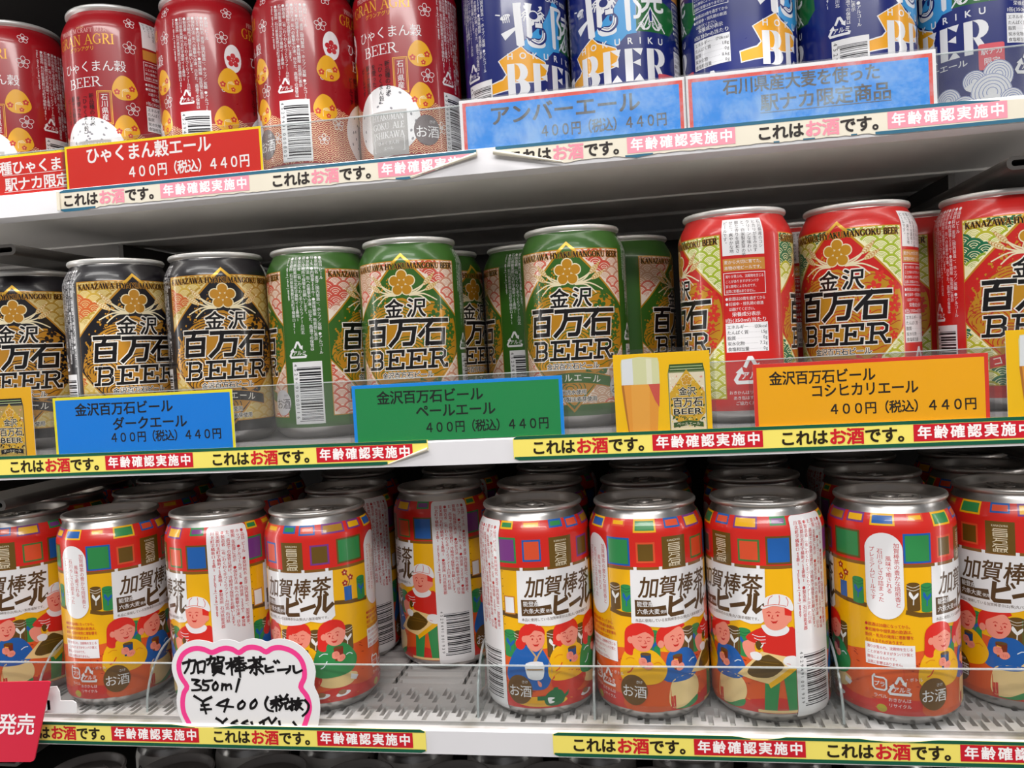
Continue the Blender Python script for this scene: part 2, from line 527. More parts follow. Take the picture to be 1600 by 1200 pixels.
# ------------------------------------------------------------------ roman capitals with serifs (stroke tables, unit height)
def _arc(cx, cy, rx, ry, a0, a1, n=9):
    return [(cx + rx * math.cos(math.radians(a0 + (a1 - a0) * k / n)), cy + ry * math.sin(math.radians(a0 + (a1 - a0) * k / n))) for k in range(n + 1)]
H_, L_ = 1, 0
ROMAN = {
    'A': (.92, [(H_, [(.45, 1), (.8, 0)]), (L_, [(.45, 1), (.12, 0)]), (L_, [(.25, .36), (.66, .36)])], [(.12, 0), (.8, 0)]),
    'B': (.76, [(H_, [(.2, 0), (.2, 1)]), (H_, _arc(.42, .75, .2, .22, 80, -80)), (H_, _arc(.42, .27, .26, .25, 80, -80)), (L_, [(.2, .97), (.45, .97)]), (L_, [(.2, .52), (.45, .52)]), (L_, [(.2, .03), (.45, .03)])], [(.18, 0), (.18, 1)]),
    'C': (.84, [(H_, _arc(.46, .5, .36, .46, 120, 240)), (L_, _arc(.46, .5, .36, .48, 120, 45)), (L_, _arc(.46, .5, .36, .48, 240, 315)), (L_, [(.72, .98), (.72, .7)])], []),
    'E': (.72, [(H_, [(.2, 0), (.2, 1)]), (L_, [(.2, .97), (.64, .97), (.64, .75)]), (L_, [(.2, .03), (.66, .03), (.66, .25)]), (L_, [(.2, .52), (.5, .52)]), (L_, [(.5, .4), (.5, .64)])], [(.18, 0), (.18, 1)]),
    'F': (.68, [(H_, [(.2, 0), (.2, 1)]), (L_, [(.2, .97), (.62, .97), (.62, .75)]), (L_, [(.2, .5), (.5, .5)])], [(.18, 0), (.18, 1)]),
    'G': (.92, [(H_, _arc(.48, .5, .38, .46, 120, 240)), (L_, _arc(.48, .5, .38, .48, 120, 45)), (L_, _arc(.48, .5, .38, .48, 240, 300)), (L_, [(.74, .98), (.74, .7)]), (H_, [(.74, .42), (.74, .06)])], [(.74, .42)]),
    'H': (.98, [(H_, [(.2, 0), (.2, 1)]), (H_, [(.78, 0), (.78, 1)]), (L_, [(.2, .52), (.78, .52)])], [(.2, 0), (.2, 1), (.78, 0), (.78, 1)]),
    'I': (.42, [(H_, [(.2, 0), (.2, 1)])], [(.2, 0), (.2, 1)]),
    'K': (.92, [(H_, [(.2, 0), (.2, 1)]), (L_, [(.26, .4), (.72, 1)]), (H_, [(.4, .56), (.8, 0)])], [(.2, 0), (.2, 1), (.72, 1), (.8, 0)]),
    'L': (.72, [(H_, [(.2, 0), (.2, 1)]), (L_, [(.2, .03), (.66, .03), (.66, .26)])], [(.18, 0), (.2, 1)]),
    'M': (1.1, [(L_, [(.16, 0), (.2, 1)]), (H_, [(.2, 1), (.55, .05)]), (L_, [(.55, .05), (.9, 1)]), (H_, [(.9, 1), (.94, 0)])], [(.16, 0), (.18, 1), (.92, 1), (.94, 0)]),
    'N': (.98, [(L_, [(.18, 0), (.18, 1)]), (H_, [(.18, 1), (.8, 0)]), (L_, [(.8, 0), (.8, 1)])], [(.18, 0), (.14, 1), (.8, 1)]),
    'O': (.98, [(H_, _arc(.48, .5, .36, .46, 125, 235)), (H_, _arc(.48, .5, .36, .46, -55, 55)), (L_, _arc(.48, .5, .37, .48, 55, 125)), (L_, _arc(.48, .5, .37, .48, 235, 305))], []),
    'P': (.72, [(H_, [(.2, 0), (.2, 1)]), (H_, _arc(.42, .73, .24, .24, 80, -80)), (L_, [(.2, .97), (.45, .97)]), (L_, [(.2, .48), (.45, .48)])], [(.2, 0), (.18, 1)]),
    'R': (.86, [(H_, [(.2, 0), (.2, 1)]), (H_, _arc(.42, .75, .22, .22, 80, -80)), (L_, [(.2, .97), (.45, .97)]), (L_, [(.2, .52), (.45, .52)]), (H_, [(.4, .52), (.76, 0)])], [(.2, 0), (.18, 1), (.78, 0)]),
    'S': (.68, [(H_, [(.18, .78), (.22, .62), (.5, .4), (.54, .22)]), (L_, _arc(.34, .75, .2, .22, 180, 20)), (L_, _arc(.36, .24, .2, .22, 0, -160))], []),
    'T': (.84, [(H_, [(.42, 0), (.42, 1)]), (L_, [(.08, .78), (.08, .97), (.76, .97), (.76, .78)])], [(.42, 0)]),
    'U': (.92, [(H_, [(.2, 1), (.2, .3)]), (L_, _arc(.47, .3, .27, .28, 180, 360)), (L_, [(.74, .3), (.74, 1)])], [(.2, 1), (.74, 1)]),
    'W': (1.25, [(H_, [(.1, 1), (.36, 0)]), (L_, [(.36, 0), (.6, 1)]), (H_, [(.6, 1), (.86, 0)]), (L_, [(.86, 0), (1.12, 1)])], [(.1, 1), (.6, 1), (1.12, 1)]),
    'Y': (.9, [(H_, [(.1, 1), (.44, .48)]), (L_, [(.78, 1), (.44, .48)]), (H_, [(.44, .5), (.44, 0)])], [(.1, 1), (.78, 1), (.44, 0)]),
    'Z': (.8, [(L_, [(.12, .76), (.12, .97), (.7, .97)]), (H_, [(.66, .97), (.12, .03)]), (L_, [(.1, .03), (.7, .03), (.7, .25)])], []),
    ' ': (.4, [], []),
}
def roman(A, s, u, v, h, col, L, al='l', fit=None, thick=.16, thin=.06, arch=0.0, grow=0.0, skew=0.0):
    W = sum(ROMAN[c][0] for c in s) * h
    sx = fit / W if fit else 1.0
    x = u - {'l': 0, 'c': W * sx / 2, 'r': W * sx}[al]
    for c in s:
        w, st, se = ROMAN[c]
        f = lambda p: (x + p[0] * h * sx + p[1] * h * skew, v + p[1] * h)
        for wt, pts in st:
            A.stroke([f(p) for p in pts], (thick if wt else thin) * h + grow, col, L)
        for p in se:
            a, b = f((p[0] - .15, p[1])), f((p[0] + .15, p[1]))
            dv = .025 * h * (1 if p[1] < .5 else -1)
            A.stroke([(a[0], a[1] + dv), (b[0], b[1] + dv)], .05 * h + grow, col, L)
        x += w * h * sx

def barcode(A, u0, u1, v0, v1, digits, L, white='#e9e8ea', dark='#17151c', pad=1.0):
    """upright panel, bars run across (code turned on its side), digits down the left edge"""
    rnd = random.Random(digits)
    A.rect(u0, v0, u1, v1, C(white), L)
    bx0, bx1 = u0 + (u1 - u0) * 0.22, u1 - pad
    top, bot = v1 - (v1 - v0) * 0.09, v0 + (v1 - v0) * 0.035
    n = 30; y = top; unit = (top - bot) / 95
    k = 0
    while y > bot + unit:
        w = rnd.choice((1, 1, 2, 3)) * unit; g = rnd.choice((1, 1, 2, 2, 3)) * unit
        x = bx0 if k > 1 and y - w > bot + 4 * unit else bx0 - (u1 - u0) * 0.07
        A.rect(x, max(bot, y - w), bx1, y, C(dark), L + 1)
        y -= w + g; k += 1
    sz = (top - bot) / 13.2 * 1.25
    yy = top + sz * .75
    for i, ch in enumerate(digits):
        A.t(ch, u0 + (u1 - u0) * .045, yy, sz, C(dark), L + 2, rot=-PI / 2, b=0.0)
        yy -= (sz * .95 if i == 0 else (top - bot) / 12.6)

def can_recycle(A, u, v, s, col, L, txt='アルミ'):
    """triangle of folded arrows round a word"""
    w = .13 * s
    A.stroke([(u - .17 * s, v + .28 * s), (u, v + .62 * s), (u + .08 * s, v + .62 * s), (u + .25 * s, v + .3 * s)], w, col, L)
    A.poly([(u + .36 * s, v + .44 * s), (u + .34 * s, v + .16 * s), (u + .12 * s, v + .3 * s)], col, L)
    A.stroke([(u - .33 * s, v + .12 * s), (u - .5 * s, v - .16 * s), (u - .44 * s, v - .26 * s), (u + .5 * s, v - .26 * s), (u + .54 * s, v - .14 * s)], w, col, L)
    A.poly([(u - .5 * s, v + .1 * s), (u - .27 * s, v + .3 * s), (u - .2 * s, v + .02 * s)], col, L)
    A.t(txt, u + .12 * s, v - .13 * s, .31 * s, col, L + 1, b=.02, al='c', skew=.1)

def sake_disc(A, u, v, a, b, disc, ink, L):
    A.ell(u, v, a, b, disc, L, 32)
    A.t('お酒', u, v - b * .42, a * .95, ink, L + 1, al='c', res=4)
    A.t('さけ', u + a * .42, v + b * .46, a * .26, ink, L + 1, al='c')

def plum(A, u, v, r, col, L, outline=None, n=5, rot=0.0, centre=None):
    for k in range(n):
        a = PI / 2 + 2 * PI * k / n + rot
        x, y = u + r * .6 * math.cos(a), v + r * .6 * math.sin(a)
        if outline: A.ell(x, y, r * .36 + outline[1], r * .36 + outline[1], outline[0], L, 16)
        A.ell(x, y, r * .36, r * .36, col, L + 1, 16)
    A.ell(u, v, r * .26, r * .26, centre or col, L + 2, 10)

def plum_line(A, u, v, r, col, L, w=.25):
    for k in range(5):
        a = PI / 2 + 2 * PI * k / 5
        c0, s0 = math.cos(a), math.sin(a)
        P = [(u + r * (.18 + .42 * (1 - math.cos(t))) * c0 - r * .34 * math.sin(t) * s0, v + r * (.18 + .42 * (1 - math.cos(t))) * s0 + r * .34 * math.sin(t) * c0) for t in [i * 2 * PI / 10 for i in range(10)]]
        A.stroke(P, w, col, L, closed=True)
        A.stroke([(u, v), (u + r * .4 * c0, v + r * .4 * s0)], w * .6, col, L)
    A.ell(u, v, w * .8, w * .8, col, L, 8)

def columns(A, cols, u, v, pitch, size, col, L, b=.015):
    for i, s in enumerate(cols):
        A.t(s, u - i * pitch, v, size, col, L, vert=True, b=b)

def seigaiha(A, box, r, inside, tones, base, line_base, L, rnd, bands=None, strong=()):
    """overlapping wave scales: only the part of each ring that its neighbours leave free is drawn"""
    u0, v0, u1, v1 = box
    row = 0; v = v0 - r
    nz = [(rnd.uniform(u0, u1), rnd.uniform(v0, v1), tones[q % len(tones)]) for q in range(30)]
    while v < v1 + r:
        u = u0 - r + (r if row % 2 else 0)
        while u < u1 + r:
            if inside(u, v + r * .6) or inside(u - r * .7, v + r * .3) or inside(u + r * .7, v + r * .3):
                tone = min(nz, key=lambda q: (q[0] - u) ** 2 + (q[1] - v) ** 2 * 2 + rnd.uniform(0, 14))[2]
                for a, bb in bands or (((.74, 1.0), (.52, .68), (.32, .46), (.10, .26)) if tone in strong else ((.78, 1.0), (.62, .67), (.48, .53), (.34, .39), (.20, .25))):
                    n = max(7, int(18 * bb)); q = []
                    for k in range(n + 1):
                        t = PI * k / n
                        q.append((math.cos(t), math.sin(t)))
                    for k in range(n):
                        cx, cy = (q[k][0] + q[k + 1][0]) / 2, (q[k][1] + q[k + 1][1]) / 2
                        mu, mv = u + cx * (a + bb) / 2 * r, v + cy * (a + bb) / 2 * r
                        if not inside(mu, mv): continue
                        if any((mu - u - du * r) ** 2 + (mv - v + r * .5) ** 2 < r * r for du in (-1, 1)): continue
                        if (mu - u) ** 2 + (mv - v + r) ** 2 < r * r: continue
                        p = [(u + q[k][0] * a * r, v + q[k][1] * a * r), (u + q[k][0] * bb * r, v + q[k][1] * bb * r), (u + q[k + 1][0] * bb * r, v + q[k + 1][1] * bb * r), (u + q[k + 1][0] * a * r, v + q[k + 1][1] * a * r)]
                        A.raw([[p[0], p[1], p[2]], [p[0], p[2], p[3]]], tone, L)
            u += 2 * r
        v += r * .5; row += 1

# ------------------------------------------------------------------ can shells
R = 33.0
PROFILE = [(22.0, 2.2), (24.2, 0.2), (25.0, 0.0), (26.0, 0.3), (28.4, 2.0), (31.3, 5.0), (32.5, 7.6), (33.0, 10.5), (33.0, 105.5), (32.85, 107.2), (32.4, 109.0), (31.6, 111.2), (30.6, 113.4), (29.6, 115.2), (28.8, 116.6), (28.2, 117.8), (28.0, 118.7)]
LIDP = [(28.0, 118.5), (28.3, 119.0), (29.3, 119.4), (29.7, 120.2), (29.65, 121.2), (29.2, 121.9), (28.5, 122.0), (27.9, 121.6), (27.5, 120.2), (26.9, 118.0), (26.3, 116.4), (25.5, 115.7), (24.7, 116.0), (24.3, 116.8), (23.6, 117.2), (12.0, 117.35), (0.02, 117.35)]
VL = sorted([z for r, z in PROFILE if z > 7] + [8.4, 9.4] + [106.3 + .9 * k for k in range(13)])

def tab_bm(sc=1.0, z=118.0):
    """ring-pull: rounded plate with a finger hole, a web slot and a rivet"""
    out = [(x * sc, y * sc) for x, y in crom([(-8, -6.2), (-9.4, 0), (-8, 6.2), (-2, 7.8), (6, 7.2), (12.5, 6.4), (15, 4.4), (15.2, 0), (15, -4.4), (12.5, -6.4), (6, -7.2), (-2, -7.8)], True, 4)]
    hole = [(x * sc, y * sc) for x, y in crom([(5.2, -4.3), (4.6, 0), (5.2, 4.3), (9, 4.5), (12.4, 3.2), (12.8, 0), (12.4, -3.2), (9, -4.5)], True, 3)]
    slot = [(x * sc, y * sc) for x, y in crom([(-4.6, -3.6), (-6.2, 0), (-4.6, 3.6), (-3.6, 3), (-4.6, 0), (-3.6, -3)], True, 3)]
    b = MB()
    b.plate([out, hole, slot], z, z + 0.9)
    for lp, r in ((out, .75), (hole, .6)):
        b.tube([(x, y, z + .6) for x, y in lp] + [(lp[0][0], lp[0][1], z + .6)], r * sc, 6)
    return b

def score_bm(r=24.0, z=117.2):
    """raised bead round the tear panel of the lid"""
    P = crom([(-2, 7.6), (-9, 10.2), (-17, 8), (-20.5, 0), (-17, -8), (-9, -10.2), (-2, -7.6)], False, 5)
    b = MB(); b.tube([(x * r / 24, y * r / 24, z + .15) for x, y in P], .45, 5)
    b.tube([(17.5 * r / 24 * math.cos(a), 17.5 * r / 24 * math.sin(a), z + .1) for a in [math.radians(-60 + 8 * k) for k in range(16)]], .4, 5)
    return b

ME_SHELL = MB().lathe(PROFILE, 96, cap0=True).mesh('can_body', [M_ALU], 60)
def lid_meshes(mat):
    lid = MB().lathe(LIDP, 72).mesh('lid', [mat], 50)
    tb = tab_bm().mesh('pull_tab', [mat], 40)
    sc = score_bm().mesh('tear_panel_bead', [mat], 60)
    rv = MB().lathe([(3.2, 118.6), (3.0, 119.3), (2.0, 119.7), (0.02, 119.8)], 20).mesh('rivet', [mat], 50)
    return lid, tb, sc, rv
LID_A = lid_meshes(M_LID)
LID_B = lid_meshes(M_LIDK)

def can_proto(art_me, lids):
    root = link('beer_can', ME_SHELL)
    lid = link('lid', lids[0], root)
    link('tear_panel_bead', lids[2], lid)
    tab = link('pull_tab', lids[1], root)
    link('rivet', lids[3], tab)
    link('printed_label', art_me, root)
    return root

PROTO = {}
def place_can(kind, x, y, z, off, label, group, tabdeg=None, cat='beer can'):
    p, used = PROTO[kind]
    if used: o = copy_tree(p)
    else:
        o = p; PROTO[kind] = (p, True)
    o.location = Vector((x, y, z)) * S
    o.rotation_euler.z = off / R
    if tabdeg is None: tabdeg = random.Random(int(x * 7 + y)).uniform(0, 360)
    for ch in o.children:
        if ch.name.startswith(('lid', 'pull_tab')):
            ch.rotation_euler.z = math.radians(tabdeg) - off / R
    tag(o, label, cat, group)
    return o

FINE = ['●品目 ビール', '●原材料名 麦芽(国内製造)、ホップ／炭酸 ●アルコール', '分5% ●内容量350ml ●賞味期限 缶底部に表示', '●保存方法 缶への衝撃や冷凍、日なた、高温での保管は', '避け冷暗所で保管をお願いします。', '●製造者 (有)わくわく手づくりファーム川北', '石川県能美郡川北町字橘新イ54番地1', '●製造所 石川県能美郡川北町字橘新ロ49-1', 'TEL 076(278)8989']

# ------------------------------------------------------------------ artwork: diamond-label can (black, green and red versions)
def outline_text(A, s, u, v, size, ink, halo, L, hb=.09, **k):
    b = k.pop('b', .02)
    A.t(s, u, v, size, halo, L, b=b + hb, res=4, **k)
    A.t(s, u, v, size, ink, L + 1, b=b, res=4, **k)

def big_strokes(A, items, ink, halo, w, hw, L):
    for pts in items: A.stroke(pts, w + hw, halo, L, cap=True)
    for pts in items: A.stroke(pts, w, ink, L + 1, cap=True)

def kanji_big(u, v, w, h, sk, strokes):
    return [[(u + p[0] * w + p[1] * h * sk, v + p[1] * h) for p in st] for st in strokes]
K_HYAKU = [[(0, 1), (1.08, 1)], [(.5, 1), (.40, .72)], [(.12, 0), (.12, .70), (.94, .70), (.94, 0), (.12, 0)], [(.12, .35), (.94, .35)]]
K_MAN = [[(0, 1), (1.12, 1)], [(.42, 1), (.40, .62), (.28, .28), (.02, -.02)], [(.42, .66), (1.0, .66), (.94, .08), (.88, 0), (.62, 0)]]
K_KOKU = [[(0, 1), (1.12, 1)], [(.46, 1), (.0, .36)], [(.30, 0), (.30, .58), (.98, .58), (.98, 0), (.30, 0)]]
B_B = [[(0, 0), (.74, 0), (.9, .12), (.9, .38), (.74, .5), (.86, .62), (.86, .88), (.72, 1), (0, 1)], [(.2, 0), (.2, 1)], [(.2, .5), (.74, .5)]]
B_E = [[(0, 1), (.94, 1), (.94, .78)], [(0, 0), (.98, 0), (.98, .22)], [(.22, 0), (.22, 1)], [(.22, .5), (.62, .5)], [(.62, .41), (.62, .59)]]
B_R = [[(0, 0), (.42, 0)], [(0, 1), (.72, 1), (.9, .88), (.9, .62), (.74, .5), (.2, .5)], [(.2, 0), (.2, 1)], [(.6, .5), (.84, .12), (.92, 0), (1.08, 0), (1.08, .1)]]

def art_diamond(body, line, base, tones, gold, flower, style):
    A = Art()
    dark, halo = C('#0e090b'), C('#efe8de')
    A.rect(-35.75, 7.6, 171.6, 118.3, C(*body), 0)
    for c0, side in ((0.0, 0), (101.5, 1)):
        A.off = (c0, 0)
        hw = 35.7
        Ltop, Lbot = 107.2, 14.3
        hexa = [(0, 111.5), (36.2, 73.5), (36.2, 49.5), (0, 9.7), (-36.2, 49.5), (-36.2, 73.5)]
        def inhex(u, v, g=0.0):
            u = abs(u)
            if u > 36.2 - g: return False
            return v < 111.5 - g - u * (38.0 / 36.2) and v > 9.7 + g + u * (39.8 / 36.2)
        def inlab(u, v):
            return abs(u) < hw - .3 and Lbot + .3 < v < Ltop - .3 and not inhex(u, v, -1.0)
        A.rect(-hw, Lbot, hw, Ltop, C(*base), 1)
        rnd = random.Random(5 + side)
        seigaiha(A, (-hw, Lbot, hw, Ltop), 5.9, inlab, [C(t) for t in tones], None, None, 2, rnd, strong=[C(tones[2]), C(tones[3])])
        A.frame(-hw, Lbot, hw, Ltop, .55, C(*gold), 3)
        clip = lambda pts: [(max(-hw, min(hw, a)), b) for a, b in pts]
        A.poly(clip(hexa), C(*gold), 4)
        inner = [(0, 109.6), (35.6, 72.3), (35.6, 50.4), (0, 11.6), (-35.6, 50.4), (-35.6, 72.3)]
        A.poly(inner, C(*body), 5)
        inn = lambda u, v: inhex(u, v, 1.8) and abs(u) < 35.2
        # broad golden field with body-coloured lines on it
        field = [(-34, 56), (-27, 68), (-19, 76.5), (-10, 82), (0, 84.5), (8, 80), (16, 82), (24, 80), (31, 74.5), (34.5, 68), (34.8, 52), (30, 44.5), (22, 36), (12, 25.5), (4, 17.5), (0, 14), (-6, 19.5), (-16, 30), (-26, 41), (-33, 49)]
        A.blob([(u, v) for u, v in field], C(*gold), 6, 3)
        ln = C(*line)
        for (cx, cy, rs) in ((-8, 66, range(6, 20, 2)), (-24, 50, range(3, 15, 2)), (-3, 78, range(2, 8, 2)), (-14, 38, range(3, 14, 2)), (2, 52, range(3, 12, 2)), (-2, 24, range(2, 9, 2))):
            for r_ in rs:
                seg = []
                for k in range(17):
                    a = math.radians(200 - 14 * k * .9)
                    p = (cx + r_ * 1.15 * math.cos(a), cy + r_ * .8 * math.sin(a))
                    if inn(*p): seg.append(p)
                    else:
                        if len(seg) > 2: A.stroke(seg, .55, ln, 7)
                        seg = []
                if len(seg) > 2: A.stroke(seg, .55, ln, 7)
        for k in range(11):
            y0 = 80 - k * 5.0; seg = []
            for q in range(20):
                x = 8 + q * 1.5
                p = (x, y0 + 1.6 * math.sin(x * .42 + k * 1.3) - (x - 8) * .12)
                if inn(*p): seg.append(p)
                else:
                    if len(seg) > 2: A.stroke(seg, .5, ln, 7)
                    seg = []
            if len(seg) > 2: A.stroke(seg, .5, ln, 7)
        fc = C(*flower)
        for (u, v, r_) in ((22, 79, 3.6), (19, 72.5, 4.4), (29.5, 73, 4.2), (30, 62, 4.3), (24.5, 50, 4.0), (28, 55.5, 3.2), (30.5, 66.5, 2.6), (17, 47, 3.0), (20, 31.5, 4.4), (29, 45.5, 2.6), (14.5, 60, 2.4), (9, 33, 2.6), (12, 57, 2.0)):
            for k in range(5):
                a = PI / 2 + 2 * PI * k / 5 + u
                p = (u + r_ * .55 * math.cos(a), v + r_ * .55 * math.sin(a))
                if inn(*p): A.ell(p[0], p[1], r_ * .42, r_ * .3, fc, 8, 10, a)
        for k in range(120):   # gold spatter on the left flank
            a = rnd.uniform(0, 1)
            u, v = -34 + a * 24 + rnd.uniform(-2, 5), 62 + a * 36 + rnd.uniform(-9, 1)
            if inn(u, v) and inn(u - 1.2, v + 1.2):
                r_ = rnd.uniform(.25, .95)
                A.poly([(u + r_ * math.cos(q), v + r_ * math.sin(q)) for q in (rnd.uniform(0, 1), 1.9, 3.3, 4.8)], C(*gold), 7)
        for k in range(60):
            u, v = rnd.uniform(-33, -20), rnd.uniform(44, 64)
            if inn(u, v): A.stroke([(u, v), (u + rnd.uniform(-2, 2), v + rnd.uniform(-2, 2))], rnd.uniform(.3, .8), ln if k % 2 else C(*gold), 8)
        # gold apex roof and the arched roman lettering
        A.stroke([(-7.6, 103.6), (0, 110.8), (7.6, 103.6)], 1.5, C('#e2b13a', .35), 8)
        roman(A, 'KANAZAWA HYAKUMANGOKU BEER', 0, 102.0, 3.5, C(*gold), 9, 'c', fit=68, thick=.22, thin=.11, grow=.45)
        roman(A, 'KANAZAWA HYAKUMANGOKU BEER', 0, 102.0, 3.5, dark, 10, 'c', fit=68, thick=.22, thin=.10)
        # wheat ears and flower crest
        cream = C('#eadcb8')
        for sg in (-1, 1):
            for (a, b, c) in (((4, 87.5), (12, 91.5), (20.5, 99.5)), ((4, 86.5), (13, 88.5), (23.5, 94.5)), ((4, 86), (11, 85.5), (17, 80.5)), ((4, 86.5), (13, 86.5), (21.5, 82.5)), ((3.5, 86.5), (10, 89), (15.5, 95))):
                A.stroke([(sg * p[0], p[1]) for p in (a, b, c)], .95, cream, 9, smooth=4, w1=.7)
            for (x0, y0, x1, y1) in ((13, 91.6, 20.3, 99.3), (14, 88.6, 23.3, 94.3)):
                dx, dy = x1 - x0, y1 - y0; lnn = math.hypot(dx, dy); dx, dy = dx / lnn, dy / lnn
                P = [(x0, y0), (x0 + dx * 4 - dy * 1.7, y0 + dy * 4 + dx * 1.7), (x1 - dx * 1, y1 - dy * 1), (x1, y1), (x0 + dx * 4.5 + dy * 1.7, y0 + dy * 4.5 - dx * 1.7)]
                P = [(sg * a, b) for a, b in P]
                A.blob([P[0], P[1], P[2], P[3], P[4]], C('#dfc48e'), 9, 3)
                for k in range(6):
                    q = lnn * (.12 + .14 * k)
                    A.stroke([(sg * (x0 + dx * q - dy * .9), y0 + dy * q + dx * .9), (sg * (x0 + dx * (q + .7)), y0 + dy * (q + .7)), (sg * (x0 + dx * q + dy * .9), y0 + dy * q - dx * .9)], .4, C('#b9812c'), 10)
        plum(A, 0, 93.4, 8.2, C(*gold), 10, (cream, .65))
        # the name
        A_ = A
        for ch, u in (('金', -12.2), ('沢', 1.6)):
            outline_text(A_, ch, u, 73.6, 12.2, dark, halo, 13, hb=.055, b=.025, skew=.08)
        st = kanji_big(-26.6, 57.0, 13.2, 14.2, .11, K_HYAKU) + kanji_big(-9.4, 56.4, 14.6, 14.0, .11, K_MAN) + kanji_big(8.8, 56.2, 15.4, 14.0, .11, K_KOKU)
        big_strokes(A, st, dark, halo, 2.5, 1.3, 13)
        st = []
        for L3, u in ((B_B, -26.4), (B_E, -13.0), (B_E, 0.4), (B_R, 13.9)):
            st += kanji_big(u, 42.0, 11.0, 10.2, .12, L3)
        big_strokes(A, st, dark, halo, 1.85, 1.1, 13)
        outline_text(A, '金沢百万石ビール', 0, 35.9, 4.2, dark, halo, 13, hb=.07, al='c', b=.02)
        # ribbon with the style name, small print under it
        rib = [(-24 + 2 * k, 27.0 + 5.2 * math.cos((-24 + 2 * k) / 24 * 1.25) - 1.6) for k in range(25)]
        A.poly([(a, b + 3.6) for a, b in rib] + [(a, b - 3.6) for a, b in rev(rib)], C(*gold), 11)
        A.poly([(a * .985, b + 3.0) for a, b in rib] + [(a * .985, b - 3.0) for a, b in rev(rib)], C(*body), 12)
        n = len(style)
        for k, ch in enumerate(style):
            u = (k - (n - 1) / 2) * 5.6
            v = 27.0 + 5.2 * math.cos(u / 24 * 1.25) - 1.6
            A.t(ch, u, v - 1.9, 5.2, halo, 13, al='c', b=.01, rot=-u * .011)
        outline_text(A, '伏流水使用', 0, 20.7, 3.2, dark, halo, 13, hb=.07, al='c')
        outline_text(A, 'ギャバ製法麦芽使用', 0, 16.4, 3.2, dark, halo, 13, hb=.07, al='c')
    # fine-print panel between the labels
    A.off = (50.75, 0)
    wh = C('#eceaec')
    columns(A, FINE, 12.4, 115.6, 2.72, 2.42, wh, 2)
    can_recycle(A, -5.6, 55.0, 10.5, wh, 2)
    barcode(A, -9.6, 9.7, 9.8, 49.2, '4529491000116', 2)
    sake_disc(A, -20.2, 23.8, 7.6, 8.2, C('#cfcbd0'), C('#3d3336') if style[0] != 'コ' else C('#c2393f'), 15)
    # nutrition panel
    A.off = (153.6 - 17, 0)
    A.rect(1.6, 94.9, 24.9, 115.4, wh, 2)
    for k, s in enumerate(['石川県産のコシ', 'ヒカリが生み出す', 'クリーンな味わい', 'と、自家製麦芽の芳', '醇な香りを調和さ', 'せた、爽やかな地', 'ビールです。']):
        A.t(s, 22.9 - k * 3.25, 114.2, 2.35, C('#3a3438'), 3, vert=True, b=.01)
    A.rect(1.6, 86.3, 24.9, 93.1, C('#c98a3c'), 2)
    A.t('麦から大切に育てた、', 2.2, 90.3, 2.3, wh, 3, fit=22)
    A.t('本物の地ビールです。', 2.2, 87.1, 2.3, wh, 3, fit=22)
    A.frame(1.6, 73.0, 24.9, 85.3, .35, wh, 2)
    for k, s in enumerate(['濁りが見られ、沈殿物を生じる', 'ことがありますがタンパク', '質と酵母によるものです。', '品質に影響はありません。']):
        A.t(s, 2.6, 82.4 - 2.75 * k, 1.9, wh, 3, fit=21.3 if k == 0 else (19 - k * .7))
    for k, s in enumerate(['●飲酒は20歳を過ぎてから', '●妊娠中・授乳期の飲酒', '　は避けてください。']):
        A.t(s, 2.0, 69.8 - 2.9 * k, 2.15, wh, 3, fit=(22.4, 21, 17)[k])
    A.t('栄養成分表示', 13.2, 60.9, 2.7, wh, 3, al='c', b=.012)
    A.t('1缶(350ml)当たり', 13.2, 57.6, 2.7, wh, 3, al='c', b=.012, fit=23)
    A.rect(1.6, 40.7, 25.2, 57.0, wh, 2)
    for k, (s, q) in enumerate((('エネルギー', '133kcal'), ('たんぱく質', '1.5g'), ('脂質', '0g'), ('炭水化物', '7.2g'), ('食塩相当量', '0g'))):
        v = 53.9 - 3.1 * k
        a = A.t(s, 2.2, v, 2.4, dark, 3, b=.012)
        b_ = A.t(q, 24.6, v, 2.5, dark, 3, b=.012, al='r')
        x = 2.6 + a
        while x < 24.0 - b_: A.ell(x, v + .8, .13, .13, dark, 3, 6); x += .85
    can_recycle(A, 13.6, 27.6, 15.5, wh, 2)
    for k, s in enumerate(['おきかんはリサイクル', 'あき缶はすてずに', 'ご協力ください']):
        A.t(s, 13, 17.0 - 3 * k, 2.3, wh, 2, al='c')
    A.off = (0, 0)
    return A
def rev(l): return list(reversed(l))

# ------------------------------------------------------------------ artwork: tea-house can
RED, GOLDB, GRN, BLU, ORG, YEL, PUR, OCH = '#d8261c', '#6b4f16', '#2f8a4a', '#1f5fae', '#e2532e', '#f2b40a', '#7d3a86', '#a8781c'
SKIN, HAIR, BRN = '#f0927e', '#dd2a20', '#55391a'
def face(A, u, v, rx, ry, L, look=1, closed=False, mouth=True):
    """round illustrated face: brows, eyes, nose, smile"""
    r = C('#c8251f')
    for s in (-1, 1):
        e = u + look * rx * .18 + s * rx * .42
        if closed: A.stroke([(e - .9, v + .5), (e, v + .1), (e + .9, v + .5)], .3, r, L)
        else: A.ell(e, v + .5, .5, .55, r, L, 10)
        A.stroke([(e - 1.2, v + 2.0), (e, v + 2.6), (e + 1.1, v + 2.1)], .4, r, L)
    A.stroke([(u + look * rx * .22, v + .8), (u + look * rx * .36, v - 1.0), (u + look * rx * .16, v - 1.2)], .32, r, L)
    if mouth:
        c = u + look * rx * .12
        A.poly([(c - 2.0, v - 2.2), (c - .8, v - 2.7), (c + .8, v - 2.6), (c + 2.0, v - 2.0), (c + 1.0, v - 3.6), (c - .8, v - 3.7)], r, L)

